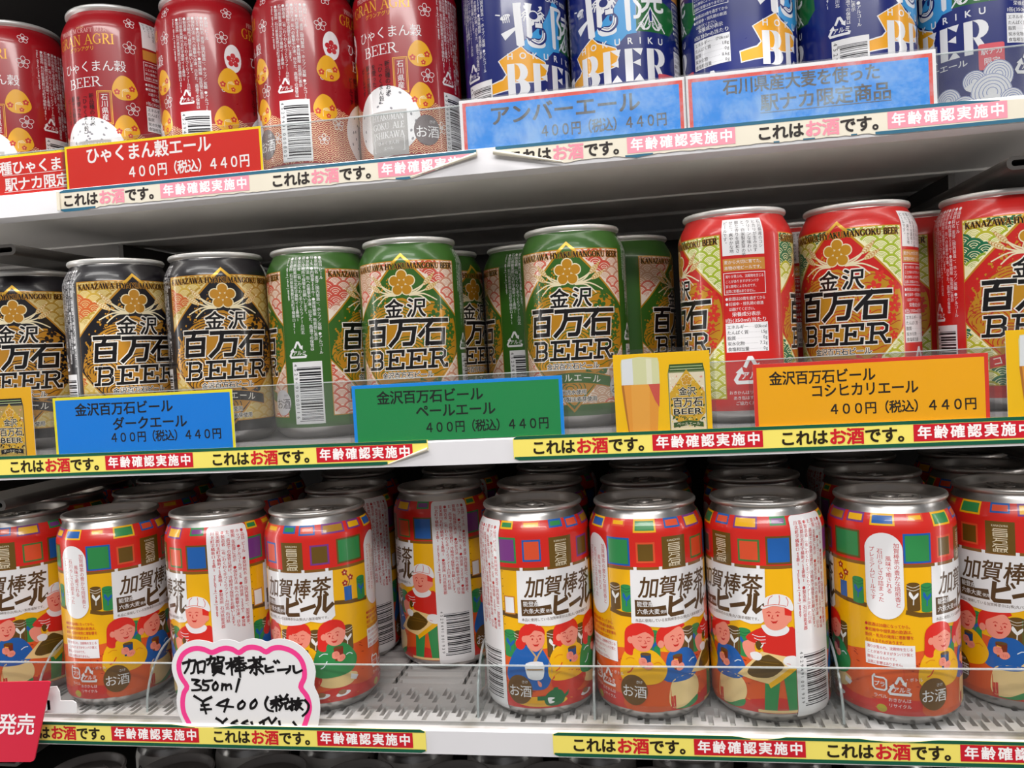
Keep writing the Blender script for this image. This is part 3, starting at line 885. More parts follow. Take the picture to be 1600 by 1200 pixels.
def hands_cup(A, u, v, cup, L, top='#6a4a20'):
    A.poly([(u - 2.9, v + 5.2), (u + 2.9, v + 5.2), (u + 2.5, v - 2.6), (u - 2.2, v - 2.6)], C(cup), L)
    A.ell(u, v + 5.2, 2.9, .9, C(top), L + 1, 16)
    A.blob([(u - 3.6, v + 2.6), (u - .6, v + 3.0), (u + .6, v + .6), (u - 1.0, v - 1.4), (u - 3.8, v - .6)], C(SKIN), L + 2)
    A.blob([(u - .6, v - .4), (u + 2.6, v + .8), (u + 4.0, v - 1.4), (u + 1.8, v - 3.4), (u - .8, v - 2.8)], C(SKIN), L + 3)
    for k in range(3):
        A.stroke([(u - 2.6 + k * .2, v + 2.0 - k * .9), (u - .4, v + 2.2 - k * .9)], .22, C('#d8604e'), L + 4)
        A.stroke([(u + .6 + k * .9, v - .6), (u + 1.0 + k * .9, v - 2.2)], .22, C('#d8604e'), L + 4)

def tea_tin(A, u, v0, w, h, green, L):
    c, ln, lf = (C('#2f8a4a'), C('#1d5f43'), C('#1f5fae')) if green else (C('#66481a'), C('#e9e2d6'), C('#ecebea'))
    A.rect(u - w / 2, v0, u + w / 2, v0 + h, c, L)
    A.ell(u, v0 + h, w / 2, w * .2, c, L, 18)
    A.ell(u, v0, w / 2, w * .15, c, L, 18)
    for dv in (0.6, 2.2):
        A.stroke([(u - w / 2, v0 + h - dv + .3), (u, v0 + h - dv - .9), (u + w / 2, v0 + h - dv + .3)], .28, ln, L + 1, smooth=3)
    b = v0 + h * .18
    A.stroke([(u - .2, b), (u, b + h * .22)], .5, lf, L + 1)
    A.blob([(u, b + h * .2), (u - w * .34, b + h * .40), (u - w * .26, b + h * .56), (u - .1, b + h * .36)], lf, L + 1, 3)
    A.blob([(u, b + h * .2), (u + w * .34, b + h * .36), (u + w * .36, b + h * .5), (u + .1, b + h * .34)], lf, L + 1, 3)

def tea_woman(A, u, L, top, cup, closed, shorts, face_look=1, longhair=True, red_hair=HAIR):
    """seated figure holding a cup, shoulders about u, seated on the orange floor"""
    A.blob([(u - 12, 24), (u - 13, 33), (u - 9, 41.5), (u - 2, 43), (u + 6, 42), (u + 11, 37), (u + 13.5, 31), (u + 10, 24.5), (u, 22.5)], C(top), L)
    A.blob([(u - 9.8, 45), (u - 8.6, 53.5), (u - 2, 57.3), (u + 5, 55.5), (u + 7, 50), (u + 5, 46), (u - 4, 43), (u - 5.5, 38.8 if longhair else 42), (u - 9.5, 40 if longhair else 44)], C(red_hair), L + 1)
    A.blob([(u - 5.4, 47), (u - 4, 51.5), (u + 1.6, 53.3), (u + 6.2, 51), (u + 6.6, 46.5), (u + 4, 42.2), (u - .5, 41.4), (u - 4.2, 43.5)], C(SKIN), L + 2)
    A.ell(u - 6.2, 47.4, 1.7, 2.0, C(SKIN), L + 2, 12)
    A.blob([(u - 6, 50.5), (u - 3, 50.2), (u + 2.5, 52.4), (u + 6.8, 49.6), (u + 6, 54), (u, 56.5), (u - 5, 55)], C(red_hair), L + 3, 3)
    face(A, u + .6, 47.0, 5.6, 5.8, L + 4, face_look, closed)
    hands_cup(A, u + 2.0, 34.8, cup, L + 4)
    ln = C('#e08a10') if top == YEL else C('#dfeaf2')
    A.stroke([(u - 9.5, 36), (u - 7, 37.4), (u - 4.4, 37)], .5, ln, L + 2, smooth=3)
    A.stroke([(u + 6.4, 34.6), (u + 8.6, 35.4), (u + 10.6, 34.2)], .5, ln, L + 2, smooth=3)
    A.stroke([(u - 5, 32.8), (u - 7, 29.6), (u - 9, 28.6)], .6, C('#d8341f') if top == YEL else ln, L + 2, smooth=3)

def art_tea():
    A = Art()
    A.rect(-16, 7.4, 191.35, 114.6, C(RED), 0)
    cream, wh = C('#ecd3a0'), C('#eceaec')
    A.rect(-16, 38.0, 191.35, 86.9, C(YEL), 1)
    A.rect(-16, 86.7, 191.35, 88.5, C('#86591a'), 1)
    # orange floor with a wavy front edge, red mat below it
    edge = [(-16 + 9 * k, 41.2 + 1.6 * math.sin(k * .9)) for k in range(24)]
    A.poly(edge + [(191.35, 7.4), (-16, 7.4)], C('#df5a22'), 2)
    e2 = [(-16 + 9 * k, 15.2 + 1.3 * math.sin(k * 1.7 + 1)) for k in range(24)]
    A.poly(e2 + [(191.35, 7.4), (-16, 7.4)], C('#cf2c22'), 3)
    rnd = random.Random(3)
    for k in range(90):
        u, v = rnd.uniform(-15, 190), rnd.uniform(8.5, 40)
        A.stroke([(u, v), (u + rnd.uniform(1, 2.2), v - rnd.uniform(.1, .6))], rnd.uniform(.3, .6), C('#a52d18') if v > 15 else C('#e0832a'), 4)
    # painted squares: upper tier on the shoulder, second tier under it
    for (u0, v0, u1, bc, c) in ((-11.4, 110.6, -2.6, ORG, YEL), (2.6, 107.6, 15.4, YEL, GRN), (20.5, 109.4, 30.4, BLU, ORG), (34, 108.2, 47.6, PUR, YEL), (54.4, 110, 63.4, GRN, PUR),
                                (84.5, 110.8, 89.2, ORG, GRN), (90.4, 110.2, 98.8, YEL, GRN), (104.6, 110.4, 115.6, ORG, YEL), (120.8, 110.2, 129.6, BLU, GRN), (132, 109, 142, BLU, ORG), (146, 108.8, 160.5, PUR, OCH), (163, 109.4, 173.5, PUR, YEL), (177, 108.6, 189.6, YEL, BLU)):
        A.square(u0, v0, u1, 114.6, 1.0, C(bc), C(c), 4)
    for (u0, v0, u1, v1, bc, c) in ((-14.2, 88.9, .2, 104.6, BLU, GRN), (3.8, 90.8, 14.2, 102.3, ORG, GOLDB), (36.6, 90.4, 48.4, 102.6, '#4d7a3a', ORG), (51.6, 89.2, 65.2, 104.4, GOLDB, BLU),
                                    (89.0, 91, 100.6, 105.6, GRN, PUR), (104.4, 92, 115, 104.4, BLU, ORG), (138.4, 91, 149.6, 103, PUR, GOLDB), (154.2, 90, 171.6, 105.2, GOLDB, GRN)):
        A.square(u0, v0, u1, v1, 1.05, C(bc), C(c), 4)
    for u0 in (18.2, 119.8):
        A.rect(u0, 87.6, u0 + 14.2, 105, C(GOLDB), 4)
        li = C('#eadfc4')
        A.t('KANAZAWA', u0 + 7.1, 102.1, 1.7, li, 5, al='c', b=.015, fit=8)
        q = u0 + 7.1
        for y in (100.9, 99.9, 98.9, 97.9, 96.9): A.stroke([(q - 3.3, y), (q + 3.6, y)], .42, li, 5)
        for pts in ([(q - 2.8, 100.4), (q - 3.6, 99.8)], [(q + 3.4, 98.9), (q + 3.4, 96.9)], [(q - 3.2, 98.9), (q - 3.2, 96.9)],
                    [(q - 3.3, 95.7), (q + 3.6, 95.7)], [(q - 1.6, 95.7), (q - 2.0, 94.4), (q - 3.6, 93.4)], [(q - 1.8, 94.6), (q + 3.0, 94.6), (q + 3.2, 93.6), (q + 1.0, 93.4)],
                    [(q - 3.3, 92.5), (q + 3.6, 92.5)], [(q - 1.8, 92.5), (q - 3.8, 91.0)], [(q - 2.0, 91.4), (q + 3.3, 91.4), (q + 3.3, 90.2), (q - 2.0, 90.2), (q - 2.0, 91.4)]):
            A.stroke(pts, .42, li, 5)
        A.t('BEER', q, 88.3, 2.5, li, 5, al='c', b=.02, fit=7.4)
    # shop signs with the beer's name
    for c0, side in ((0.0, 1), (100.4, 0)):
        A.off = (c0, 0)
        sheet = [(0, 86.9), (2, 86.9), (2, 88.6), (3.8, 88.6), (3.8, 86.9), (16, 86.9), (16, 88.6), (17.8, 88.6), (17.8, 86.9), (32.4, 86.9), (32.4, 88.6), (34.2, 88.6), (34.2, 86.9), (46.4, 86.9), (46.4, 88.6), (48.2, 88.6), (48.2, 86.9), (50.6, 86.9), (50.2, 72), (50.6, 59.5), (47.6, 57.0), (42, 56.2), (36, 57.6), (30, 55.8), (24, 55.0), (18, 54.6), (10, 55.4), (4, 56.4), (-.6, 57)]
        A.poly(sheet, wh, 12)
        dk = C(BRN)
        for ch, u, v, s in (('加', 3.6, 72.6, 12.6), ('賀', 14.6, 72.9, 12.2), ('棒', 25.6, 72.5, 12.6), ('茶', 36.8, 72.6, 13.0)):
            A.t(ch, u, v, s, dk, 13, b=.02, res=4, skew=.16, sx=.9)
        st = kanji_big(20.8, 61.4, 7.6, 9.4, .12, [[(0, 1), (0, .12), (.14, 0), (1, .04)], [(.05, .55), (.85, .78)]]) + kanji_big(31.2, 64.0, 7, 5, .1, [[(0, .15), (1, .55)]])
        st += kanji_big(39.2, 62.6, 9, 9.6, .12, [[(.22, .92), (.22, .45), (0, .0)], [(.55, 1), (.55, .18), (.66, .08), (1.05, .42)]])
        for p in st: A.stroke(p, 2.3, dk, 13, cap=True)
        A.stroke([(28.0, 70.6), (28.9, 69.0)], 1.4, dk, 13, cap=True); A.stroke([(30.2, 71.3), (31.1, 69.7)], 1.4, dk, 13, cap=True)
        A.poly([(1.8, 60.9), (1.8, 70.2), (10.6, 70.0), (11.6, 66.4), (18.8, 67.0), (19.4, 61.2)], dk, 13)
        A.t('能登産', 2.8, 66.7, 3.2, wh, 14, b=.01)
        A.t('六条大麦', 2.8, 62.6, 3.2, wh, 14, b=.01)
        A.t('使用', 15.6, 62.7, 2.1, wh, 14, b=.01)
        a = 0.0
        s_ = '本品に使用している加賀棒茶Ⓡは(株)丸八製茶場製です。'
        A.t(s_, 1.6, 58.0, 1.95, dk, 13, b=.01, fit=46, rot=.012)
    A.off = (0, 0)
    # ---- shelf, tins and vases on the yellow wall
    A.stroke([(-14, 63.2), (-7, 61.6), (.4, 61.4)], 2.4, C('#6b4a16'), 5)
    tea_tin(A, -10.0, 64.6, 6.6, 13.0, False, 6); tea_tin(A, -3.0, 63.8, 6.2, 13.4, True, 6)
    A.stroke([(151, 67.2), (160, 66.0), (174.2, 65.0)], 2.4, C('#6b4a16'), 5)
    A.rect(157.4, 67.0, 162.4, 75.6, C(BLU), 6)
    A.stroke([(160, 75.5), (161.4, 79), (158.6, 84)], .5, C('#6a3a1a'), 6, smooth=3)
    for u, v in ((158.2, 84.2), (162.0, 80.6), (158.2, 77.8)):
        plum(A, u, v, 2.0, C('#a51f1c'), 7, None, centre=C('#f2d9a8'))
    tea_tin(A, 169.6, 66.2, 6.4, 12.4, True, 6)
    A.stroke([(89.8, 61.8), (100.4, 60.6)], 3.0, C('#5d3f14'), 5)
    A.square(91.4, 61.6, 98.4, 72.0, .7, C('#c98436'), wh, 6)
    for k in range(9): A.ell(91.0, 86 - 4.4 * k, .3, .3, C('#3d2a12'), 6, 6)
    for k, (u, g) in enumerate(((94.0, 1), (100.4, 0), (119.5, 0), (126.5, 1), (138.5, 0), (157.5, 0), (57.0 - 19, 1), (31.8, 0), (10.8, 1), (4, 0), (25.0, 0))):
        tea_tin(A, u, 37.5 if u > 90 else 38.5, 7.4, 13.5, bool(g), 5)
    # ---- people at tea: three on one side, two on the other
    # kimono figure
    A.blob([(90.8, 27), (93.5, 35), (98.5, 42.6), (104, 44), (111, 43.6), (115.5, 36.5), (117.8, 28.6), (114.5, 19.5), (106, 18.2), (98, 18.8), (92.5, 22)], C(BLU), 8)
    A.stroke([(104.6, 43.8), (109, 37.6), (107.6, 34)], .9, C('#c9a070'), 9); A.stroke([(113.2, 42.6), (110.2, 38), (108, 33)], .9, C('#c9a070'), 9)
    A.blob([(103, 33.6), (112.6, 34.2), (112.8, 26), (110, 24), (105, 24.6), (103.2, 27)], wh, 10, 3)
    A.stroke([(103.4, 30), (112.6, 30)], .7, C('#b98a4a'), 11)
    A.blob([(109.2, 23.6), (111.2, 22.4), (111.4, 20.2), (109.8, 20.6)], C(SKIN), 9, 3)
    A.blob([(99.2, 47.5), (101, 53.6), (107, 57.2), (113.2, 54.6), (114.6, 50), (110, 47), (104, 44.8), (101.6, 42.2), (98.4, 44)], C(HAIR), 10)
    A.ell(100.3, 44.6, 3.0, 3.2, C(HAIR), 9, 14)
    A.blob([(103, 47.5), (104.6, 51), (109, 52.6), (113.8, 51), (114.4, 46.5), (112.6, 42.6), (109, 40.4), (105, 43)], C(SKIN), 11)
    A.ell(102.8, 47.6, 1.5, 1.9, C(SKIN), 11, 12)
    A.blob([(102.6, 50.4), (106, 50), (109.6, 53), (114.4, 51.4), (112, 55), (107, 56.6), (103, 54.6)], C(HAIR), 12, 3)
    face(A, 108.8, 47.2, 5.2, 5.6, 13, 1, False)
    # man in yellow, legs in red
    A.blob([(117.4, 20), (119, 26), (126, 28), (136, 26), (141, 22), (136, 16), (124, 15)], C('#d4321f'), 8)
    tea_woman(A, 129.0, 8, YEL, '#1f4f86', True, None, -1, False)
    # girl in green with long hair
    A.blob([(139.5, 18.5), (141, 24), (150, 26), (158, 24), (163, 21.5), (158, 16.5), (148, 15.8)], C('#ecc98a'), 8)
    A.poly([(158.5, 22.4), (163.4, 20.4), (161.6, 18.0), (158, 19.4)], wh, 9)
    tea_woman(A, 149.5, 16, GRN, '#8b2a1c', False, None, -1, True)
    # tray with the green pot, plates with sweets
    A.ell(110.6, 11.4, 15.5, 3.0, C('#efb224'), 9, 28); A.ell(110.6, 11.6, 13.6, 2.2, C('#e5a51a'), 10, 28)
    A.blob([(113.5, 9.6), (112.6, 13.6), (115.6, 17), (119, 18), (123, 16.8), (124.6, 12.6), (122.6, 9.6), (118, 8.6)], C('#1f6b3c'), 11)
    A.ell(119.4, 18.4, 1.6, .8, C('#1f6b3c'), 11, 10); A.rect(108.6, 12.2, 114, 14.6, C('#1f6b3c'), 11); A.poly([(123.5, 13.6), (127.4, 16.6), (126.8, 14.0), (124, 12)], C('#1f6b3c'), 11)
    A.blob([(114.6, 13.6), (118.6, 13.2), (116.4, 12), (118.4, 11), (115.4, 10.2)], wh, 12, 3)
    for u in (140.5, 153.0):
        A.ell(u, 11.6, 4.6, 1.4, wh, 9, 20, .12); A.ell(u - .6, 12.6, 2.6, 1.5, C('#9a6a4a'), 10, 14)
    sake_disc(A, 98.5, 18.2, 7.6, 8.4, C('#6a4716'), wh, 14)
    # woman in yellow and man in blue (other side)
    A.blob([(-6, 8), (-5, 20), (0, 26), (10, 26), (18, 24), (19.6, 16), (19, 8)], C('#d9571c'), 8)
    A.rect(19, 8, 22, 16, C('#cf2c22'), 8)
    A.blob([(19, 10), (19.5, 22), (24, 26), (34, 26), (38, 21), (37, 14), (30, 8.6)], C('#efcf92'), 8)
    A.blob([(21, 8.4), (27, 9), (33, 12), (37, 13.6), (36, 10), (30, 7.8)], C('#2f8a4a'), 9)
    A.blob([(16, 25), (17, 33), (19, 40), (24, 41.5), (31, 41.5), (36, 36.5), (38.2, 30), (35, 25), (26, 23.4)], C(BLU), 8)
    A.blob([(12.4, 48), (14, 53.6), (20, 57), (26.4, 57), (29.6, 54.2), (24, 52), (19, 49), (17.2, 44.6), (13.6, 44)], C(HAIR), 9)
    A.blob([(16.8, 49), (20, 51.6), (26, 54.2), (29, 50), (28.6, 45), (25.4, 41.2), (20.6, 40.6), (17.4, 43.6)], C(SKIN), 10)
    A.ell(15.0, 45.4, 1.8, 2.2, C(SKIN), 10, 12)
    face(A, 23.0, 47.0, 5.4, 5.6, 12, 1, False)
    hands_cup(A, 24.2, 33.0, '#7a2f16', 12); A.poly([(22.0, 36.8), (24.4, 36.2), (23.4, 34.4), (25, 33.8), (22.2, 31.0)], C(YEL), 13)
    A.stroke([(31.5, 33.4), (33.6, 34.8), (35.6, 34.8)], .5, C('#dfeaf2'), 10, smooth=3)
    tea_woman(A, 4.4, 14, YEL, '#1d4478', True, None, 1, True)
    sake_disc(A, -1.2, 19.2, 7.8, 8.6, C('#6a4716'), wh, 24)
    # tea farmer with cap and basket
    A.poly([(47.4, 9.4), (48.2, 24), (50, 29), (65, 33.5), (65, 9.4), (60.2, 9.4), (58.2, 26.5), (56.2, 26.5), (54, 9.4)], C('#2f8a4a'), 10)
    A.rect(44, 7.8, 65, 9.4, C('#ecc98a'), 10)
    A.blob([(37.2, 45.5), (37.8, 40), (41.0, 36.5), (44, 38.6), (43.5, 44), (44.2, 48)], C(SKIN), 10)
    A.poly(crom([(38.8, 48.5), (45, 53.6), (51, 55.2), (60, 54.8), (65.2, 53.6), (65.4, 38.6), (58, 38.4), (48.6, 41), (47.0, 46.2), (43.2, 46.0)], True, 3), C('#d5281f'), 11)
    for k in range(3): A.stroke([(42.5 + k, 50.5 - 1.8 * k), (46, 49.6 - 1.8 * k), (49.5, 50 - 1.8 * k)], .35, wh, 12, smooth=3)
    A.poly([(33.0, 27.0), (47.0, 41.6), (65.2, 38.0), (65.2, 35.0), (50.0, 24.0)], C('#ecc98a'), 12)
    A.poly([(50.0, 24.0), (65.2, 35.4), (65.2, 31.6), (51, 21.6)], C(YEL), 12)
    A.blob([(39.0, 29.5), (43.0, 35.5), (49.2, 39.8), (53.0, 39.0), (58.6, 34.0), (52.5, 28.2), (46, 27.0), (41.5, 27.2)], C('#5c4212'), 13, 3)
    for p in ([(43.0, 33.4), (51.0, 34.0), (57, 33.4)], [(46, 36), (51, 35.6), (55.6, 35.2)]): A.stroke(p, .4, C('#7d5c1e'), 14, smooth=3)
    A.blob([(41.0, 40), (44.4, 41.2), (47.2, 39.4), (45.8, 36.6), (42.2, 37.0)], wh, 14)
    A.blob([(58.0, 36.0), (60, 39.0), (65.2, 38.6), (65.2, 33.0), (61, 33.4)], wh, 14)
    A.stroke([(60, 35.2), (62, 34.6)], .3, C('#d8604e'), 15)
    A.blob([(44.2, 46.2), (46.2, 47.4), (47.4, 44.6), (46.2, 42.4), (44.6, 43.2)], C('#5c4212'), 13, 3)
    A.blob([(46.6, 43.8), (48.6, 46.6), (47.6, 44)], wh, 14, 3)
    A.blob([(47.6, 55.6), (51, 56.6), (58, 56.6), (62, 54.4), (60.5, 51.5), (55, 50.2), (50.2, 51.4)], wh, 12)
    A.blob([(48.6, 61.5), (49.2, 66.5), (55.5, 68.5), (62, 66), (63, 60), (60, 55.2), (54.5, 53.4), (50, 55.8)], C(SKIN), 13)
    A.ell(61.8, 59.8, 2.0, 2.4, C(SKIN), 13, 12)
    A.poly([(60.0, 61.6), (60, 65.5), (64, 65), (63.6, 61)], C(HAIR), 14)
    face(A, 55.0, 61.0, 5.4, 5.8, 15, -1, False)
    A.blob([(49.4, 66.5), (50.2, 71), (56, 73.2), (62, 71.4), (64.6, 67), (64.2, 63.6), (60, 65.8), (54, 66.8), (49.6, 65.2), (47.6, 65.4), (48.4, 67)], wh, 16)
    for p in ([(51.5, 67.5), (52, 70.5), (54, 72.4)], [(57, 67.4), (57.6, 70), (57.4, 72.6)], [(61.5, 66.4), (62, 69), (61, 71.4)], [(49, 66.4), (55, 67.6), (61, 66.4)]): A.stroke(p, .35, C('#d8604e'), 17, smooth=3)
    # ---- white fine-print panel with barcode
    A.rrect(65.2, 4, 89.9, 114.4, 2.0, wh, 18); A.rect(65.2, 7.4, 89.9, 20, wh, 18)
    red = C('#c2262a')
    columns(A, ['●品目 ビール　●原材料名 麦芽(国内製造)、加賀棒茶、', 'ホップ　●アルコール分 5%　●内容量 350ml　●賞味', '期限 缶底部に表示　●保存方法 缶への衝撃や冷凍、日な', 'た、高温での保管は避け、冷暗所で保管をお願いします。', '●製造者 (有)わくわく手づくりファーム川北 石川県', '能美郡川北町字橘新イ54番地1　●製造所 石川県能美郡', '川北町字橘新ロ49番1　TEL076(278)8989'], 86.6, 111.6, 3.0, 2.38, red, 19, b=.035)
    barcode(A, 66.4, 88.2, 9.8, 42.0, '4529491001939', 18, white='#eceaec')
    # ---- oval plate, warnings, marks
    A.poly([(-23.8 + 9.4 * math.cos(a), 95.6 + 9.4 * math.sin(a)) if math.sin(a) >= 0 else (-23.8 + 9.4 * math.cos(a), 68.2 + 9.4 * math.sin(a)) for a in [2 * PI * k / 36 + .001 for k in range(36)]], wh, 18)
    for s, u, v in (('加賀棒茶の豊かな焙煎香と', -17.6, 99.6), ('風味で癒される', -21.6, 92.6), ('石川らしさの詰まった', -25.6, 96.4), ('プレミアムビールです', -29.6, 97.2)):
        A.t(s, u, v, 2.95, red, 19, vert=True, b=.006)
    for k, s in enumerate(['●飲酒は20歳になってから。', '●妊娠中や授乳期の飲酒は、', '胎児・乳児の発育に悪影響を', '与えるおそれがあります。']):
        A.t(s, -34.6, 54.6 - 2.9 * k, 2.1, red, 18, b=.015, fit=(23.4, 24.4, 24, 20)[k])
    A.rect(-34.8, 33.6, -10.2, 45.4, wh, 18)
    for k, s in enumerate(['濁りが見られ、沈殿物を生じる', 'ことがありますがタンパク質と', '酵母によるものです。', '品質に影響はありません。']):
        A.t(s, -33.9, 42.6 - 2.8 * k, 1.9, red, 19, b=.015, fit=(22.6, 22.6, 15.5, 18.4)[k])
    A.stroke([(-30.4, 28.4), (-31.6, 26.8), (-31.6, 21.8), (-30.4, 20.4), (-25.8, 20.4), (-24.8, 21.4), (-24.8, 26), (-26, 27), (-30.6, 27)], .9, wh, 18)
    A.t('プラ', -28.2, 22.4, 3.0, wh, 18, al='c', b=.02); A.t('ラベル', -28, 16.2, 2.4, wh, 18, al='c')
    can_recycle(A, -18.6, 21.6, 10.0, wh, 18); A.t('・ボトル', -15.8, 26.4, 2.3, wh, 18)
    A.t('おきかんは', -18.6, 14.9, 2.3, wh, 18, al='c'); A.t('リサイクル', -18.6, 11.8, 2.3, wh, 18, al='c')
    A.ell(-27.5, 10.4, 2.6, 2.2, C('#b5a52a'), 5, 14)
    return A

# ------------------------------------------------------------------ artwork: red rice-ale can
def art_rice():
    A = Art()
    A.rect(-56, 7.4, 151.4, 118.4, C('#9c101b'), 0)
    wh, gold, cr = C('#ebe8ea'), C('#e0a52a', .2), C('#e9b98a')
    rnd = random.Random(11)
    for c0 in (0.0, 103.5):
        A.off = (c0, 0)
        # waves round the foot
        def ins(u, v): return 8 < v < 38 + 4 * math.sin(u * .12) and -55.5 < u < 47.6
        seigaiha(A, (-52, 8, 48, 42), 4.6, ins, [C('#f0c79a')], cr, None, 1, rnd, ((.90, .99), (.67, .76), (.44, .53), (.21, .30)))
        for u, v, r_ in ((21, 94, 4.0), (20.6, 54.6, 4.2), (-44, 92, 3.8), (-43, 62, 4.0), (-36, 32, 3.8), (28, 24, 3.6), (-46, 22, 3.4), (22, 110, 3.4), (-40, 108, 3.4)):
            plum_line(A, u, v, r_, wh, 4, .3)
        # round gold ornaments with plum sprigs
        for u, v, ro in ((16.4, 68.0, .25), (16.2, 43.0, -.2), (-40.5, 66, .1), (-44, 42, .2)):
            A.blob([(u - 7.4, v - 2.5), (u - 5.8, v + 3.6), (u - 1.5, v + 7.6), (u + 3.6, v + 5.8), (u + 6.8, v + .5), (u + 7.4, v - 4.2), (u + 3.2, v - 7.6), (u - 3.6, v - 7.4)], C('#e8a91c'), 5)
            for du, dv, q in ((-4.6, -2.8, 2.0), (4.4, -.4, 2.0), (1.8, -5.4, 1.6)):
                plum(A, u + du, v + dv, q, C('#c8322a'), 6, None, centre=C('#f0c070'))
            A.stroke([(u - 1.6, v - 6), (u - 1.4, v - 1.6), (u + 1.4, v - .6)], .3, C('#f5e2b0'), 6, smooth=3)
            for k in range(4): A.stroke([(u - 1.2 + k * .8, v - 1.5 + k * .3), (u + .2 + k * .8, v - 2.4)], .35, C('#f5e2b0'), 6)
        A.t('JAPAN', -9, 105.8, 1.7, cr, 4, al='c')
        roman(A, 'PREMIUM CRAFT BEER', -9, 102.9, 2.7, C('#d9a5a0'), 4, 'c', fit=34, thick=.15, thin=.07)
        roman(A, 'GRAN AGRI', -9, 95.2, 6.4, gold, 4, 'c', fit=43, thick=.12, thin=.06)
        A.t('グランアグリ', -9, 91.6, 3.1, gold, 4, al='c', b=.01)
        A.t('ひゃくまん穀', -3.4, 78.6, 7.6, wh, 4, al='c', res=4, fit=43, b=-.004)
        roman(A, 'BEER', -9, 68.6, 6.2, wh, 4, 'c', fit=24, thick=.12, thin=.06)
        # white egg-shaped badge with plum crest
        A.ell(-37.6, 80, 5.6, 8.8, wh, 4, 28)
        plum(A, -37.6, 79.0, 4.6, C('#c0202a'), 5)
        # place-name plate
        A.frame(-.6, 44.4, 8.6, 65.8, .5, C('#e8a93a'), 5); A.frame(.3, 45.3, 7.7, 64.9, .3, C('#e8a93a'), 5)
        A.t('石川県産', 4.0, 63.6, 4.4, wh, 5, vert=True)
        blk = C('#1b1417')
        for k, (s, v) in enumerate((('新品種のお米', 64.4), ('「ひゃくまん穀」', 65.0), ('を使った', 63.8), ('駅ナカ限定', 64.2), ('ビールです', 63.8))):
            A.t(s, -4.2 - 4.9 * k, v, 3.6, blk, 8, vert=True, b=.006)
        # big white rice ball, silver block with roman text
        A.ell(-7.6, 28.6, 22.2, 21.2, wh, 6, 40)
        for k in range(40):
            a, q = rnd.uniform(0, 6.28), rnd.uniform(.3, .95)
            u, v = -7.6 + 22.2 * q * math.cos(a), 28.6 + 21.2 * q * math.sin(a)
            if v > 8: A.ell(u, v, .7, 1.0, C('#8e8c92'), 7, 8, a)
        A.rect(-18.4, 7.8, 6.4, 34.8, C('#b2aeac'), 8)
        for k, s in enumerate(['HYAKUMAN', 'GOKU  ALE', 'ISHIKAWA']):
            roman(A, s, -16.6, 29.2 - 5.4 * k, 3.9, wh, 9, fit=21, thick=.12, thin=.06)
        A.t('ひゃくまん穀', -6.4, 14.6, 2.5, wh, 9, al='c'); A.t('エール', -6.4, 11.4, 2.3, wh, 9, al='c')
        A.stroke([(-15.4, 18), (-16.4, 18), (-16.4, 10.6), (-15.4, 10.6)], .3, wh, 9); A.stroke([(3.0, 18), (4.0, 18), (4.0, 10.6), (3.0, 10.6)], .3, wh, 9)
        sake_disc(A, 18.2, 22.0, 8.2, 9.2, C('#6f6466'), wh, 10)
    A.off = (0, 0)
    columns(A, FINE, 50.6, 104.0, 2.6, 2.3, wh, 5)
    can_recycle(A, 35.6, 53.6, 8.8, wh, 5)
    barcode(A, 31.2, 50.2, 8.8, 46.2, '4529491000802', 10)
    A.off = (104.2, 0)   # nutrition block beside the second label
    A.rect(28.4, 96, 52, 113, wh, 5)
    for k in range(7): A.t(['新品種のお米', 'ひゃくまん穀を', '使った、やさしい', '味わいの', '駅ナカ限定', 'のビール', 'です。'][k], 49.8 - 3.2 * k, 112, 2.2, C('#3a3438'), 6, vert=True)
    A.rect(28.4, 88.4, 52, 94.6, C('#c98a3c'), 5)
    A.frame(28.4, 75.0, 52, 87.2, .3, wh, 5)
    for k, s in enumerate(['濁りが見られ、沈殿物を生じる', 'ことがありますがタンパク', '質と酵母によるものです。', '品質に影響はありません。']):
        A.t(s, 29.2, 84.4 - 2.75 * k, 1.8, wh, 6, fit=21.5)
    for k, s in enumerate(['●飲酒は20歳を過ぎてから', '●妊娠中・授乳期の飲酒', '　は避けてください。']): A.t(s, 28.6, 71.6 - 2.9 * k, 2.1, wh, 6, fit=(22.4, 21, 17)[k])
    A.t('栄養成分表示', 40, 62.6, 2.6, wh, 6, al='c'); A.t('1缶(350ml)当たり', 40, 59.4, 2.6, wh, 6, al='c', fit=23)
    A.rect(28.4, 42, 52, 58.4, wh, 5)
    for k, s in enumerate(('エネルギー', 'たんぱく質', '脂質', '炭水化物', '食塩相当量')): A.t(s, 29, 55.4 - 3.1 * k, 2.4, C('#1d1618'), 6, b=.012)
    A.off = (0, 0)
    return A

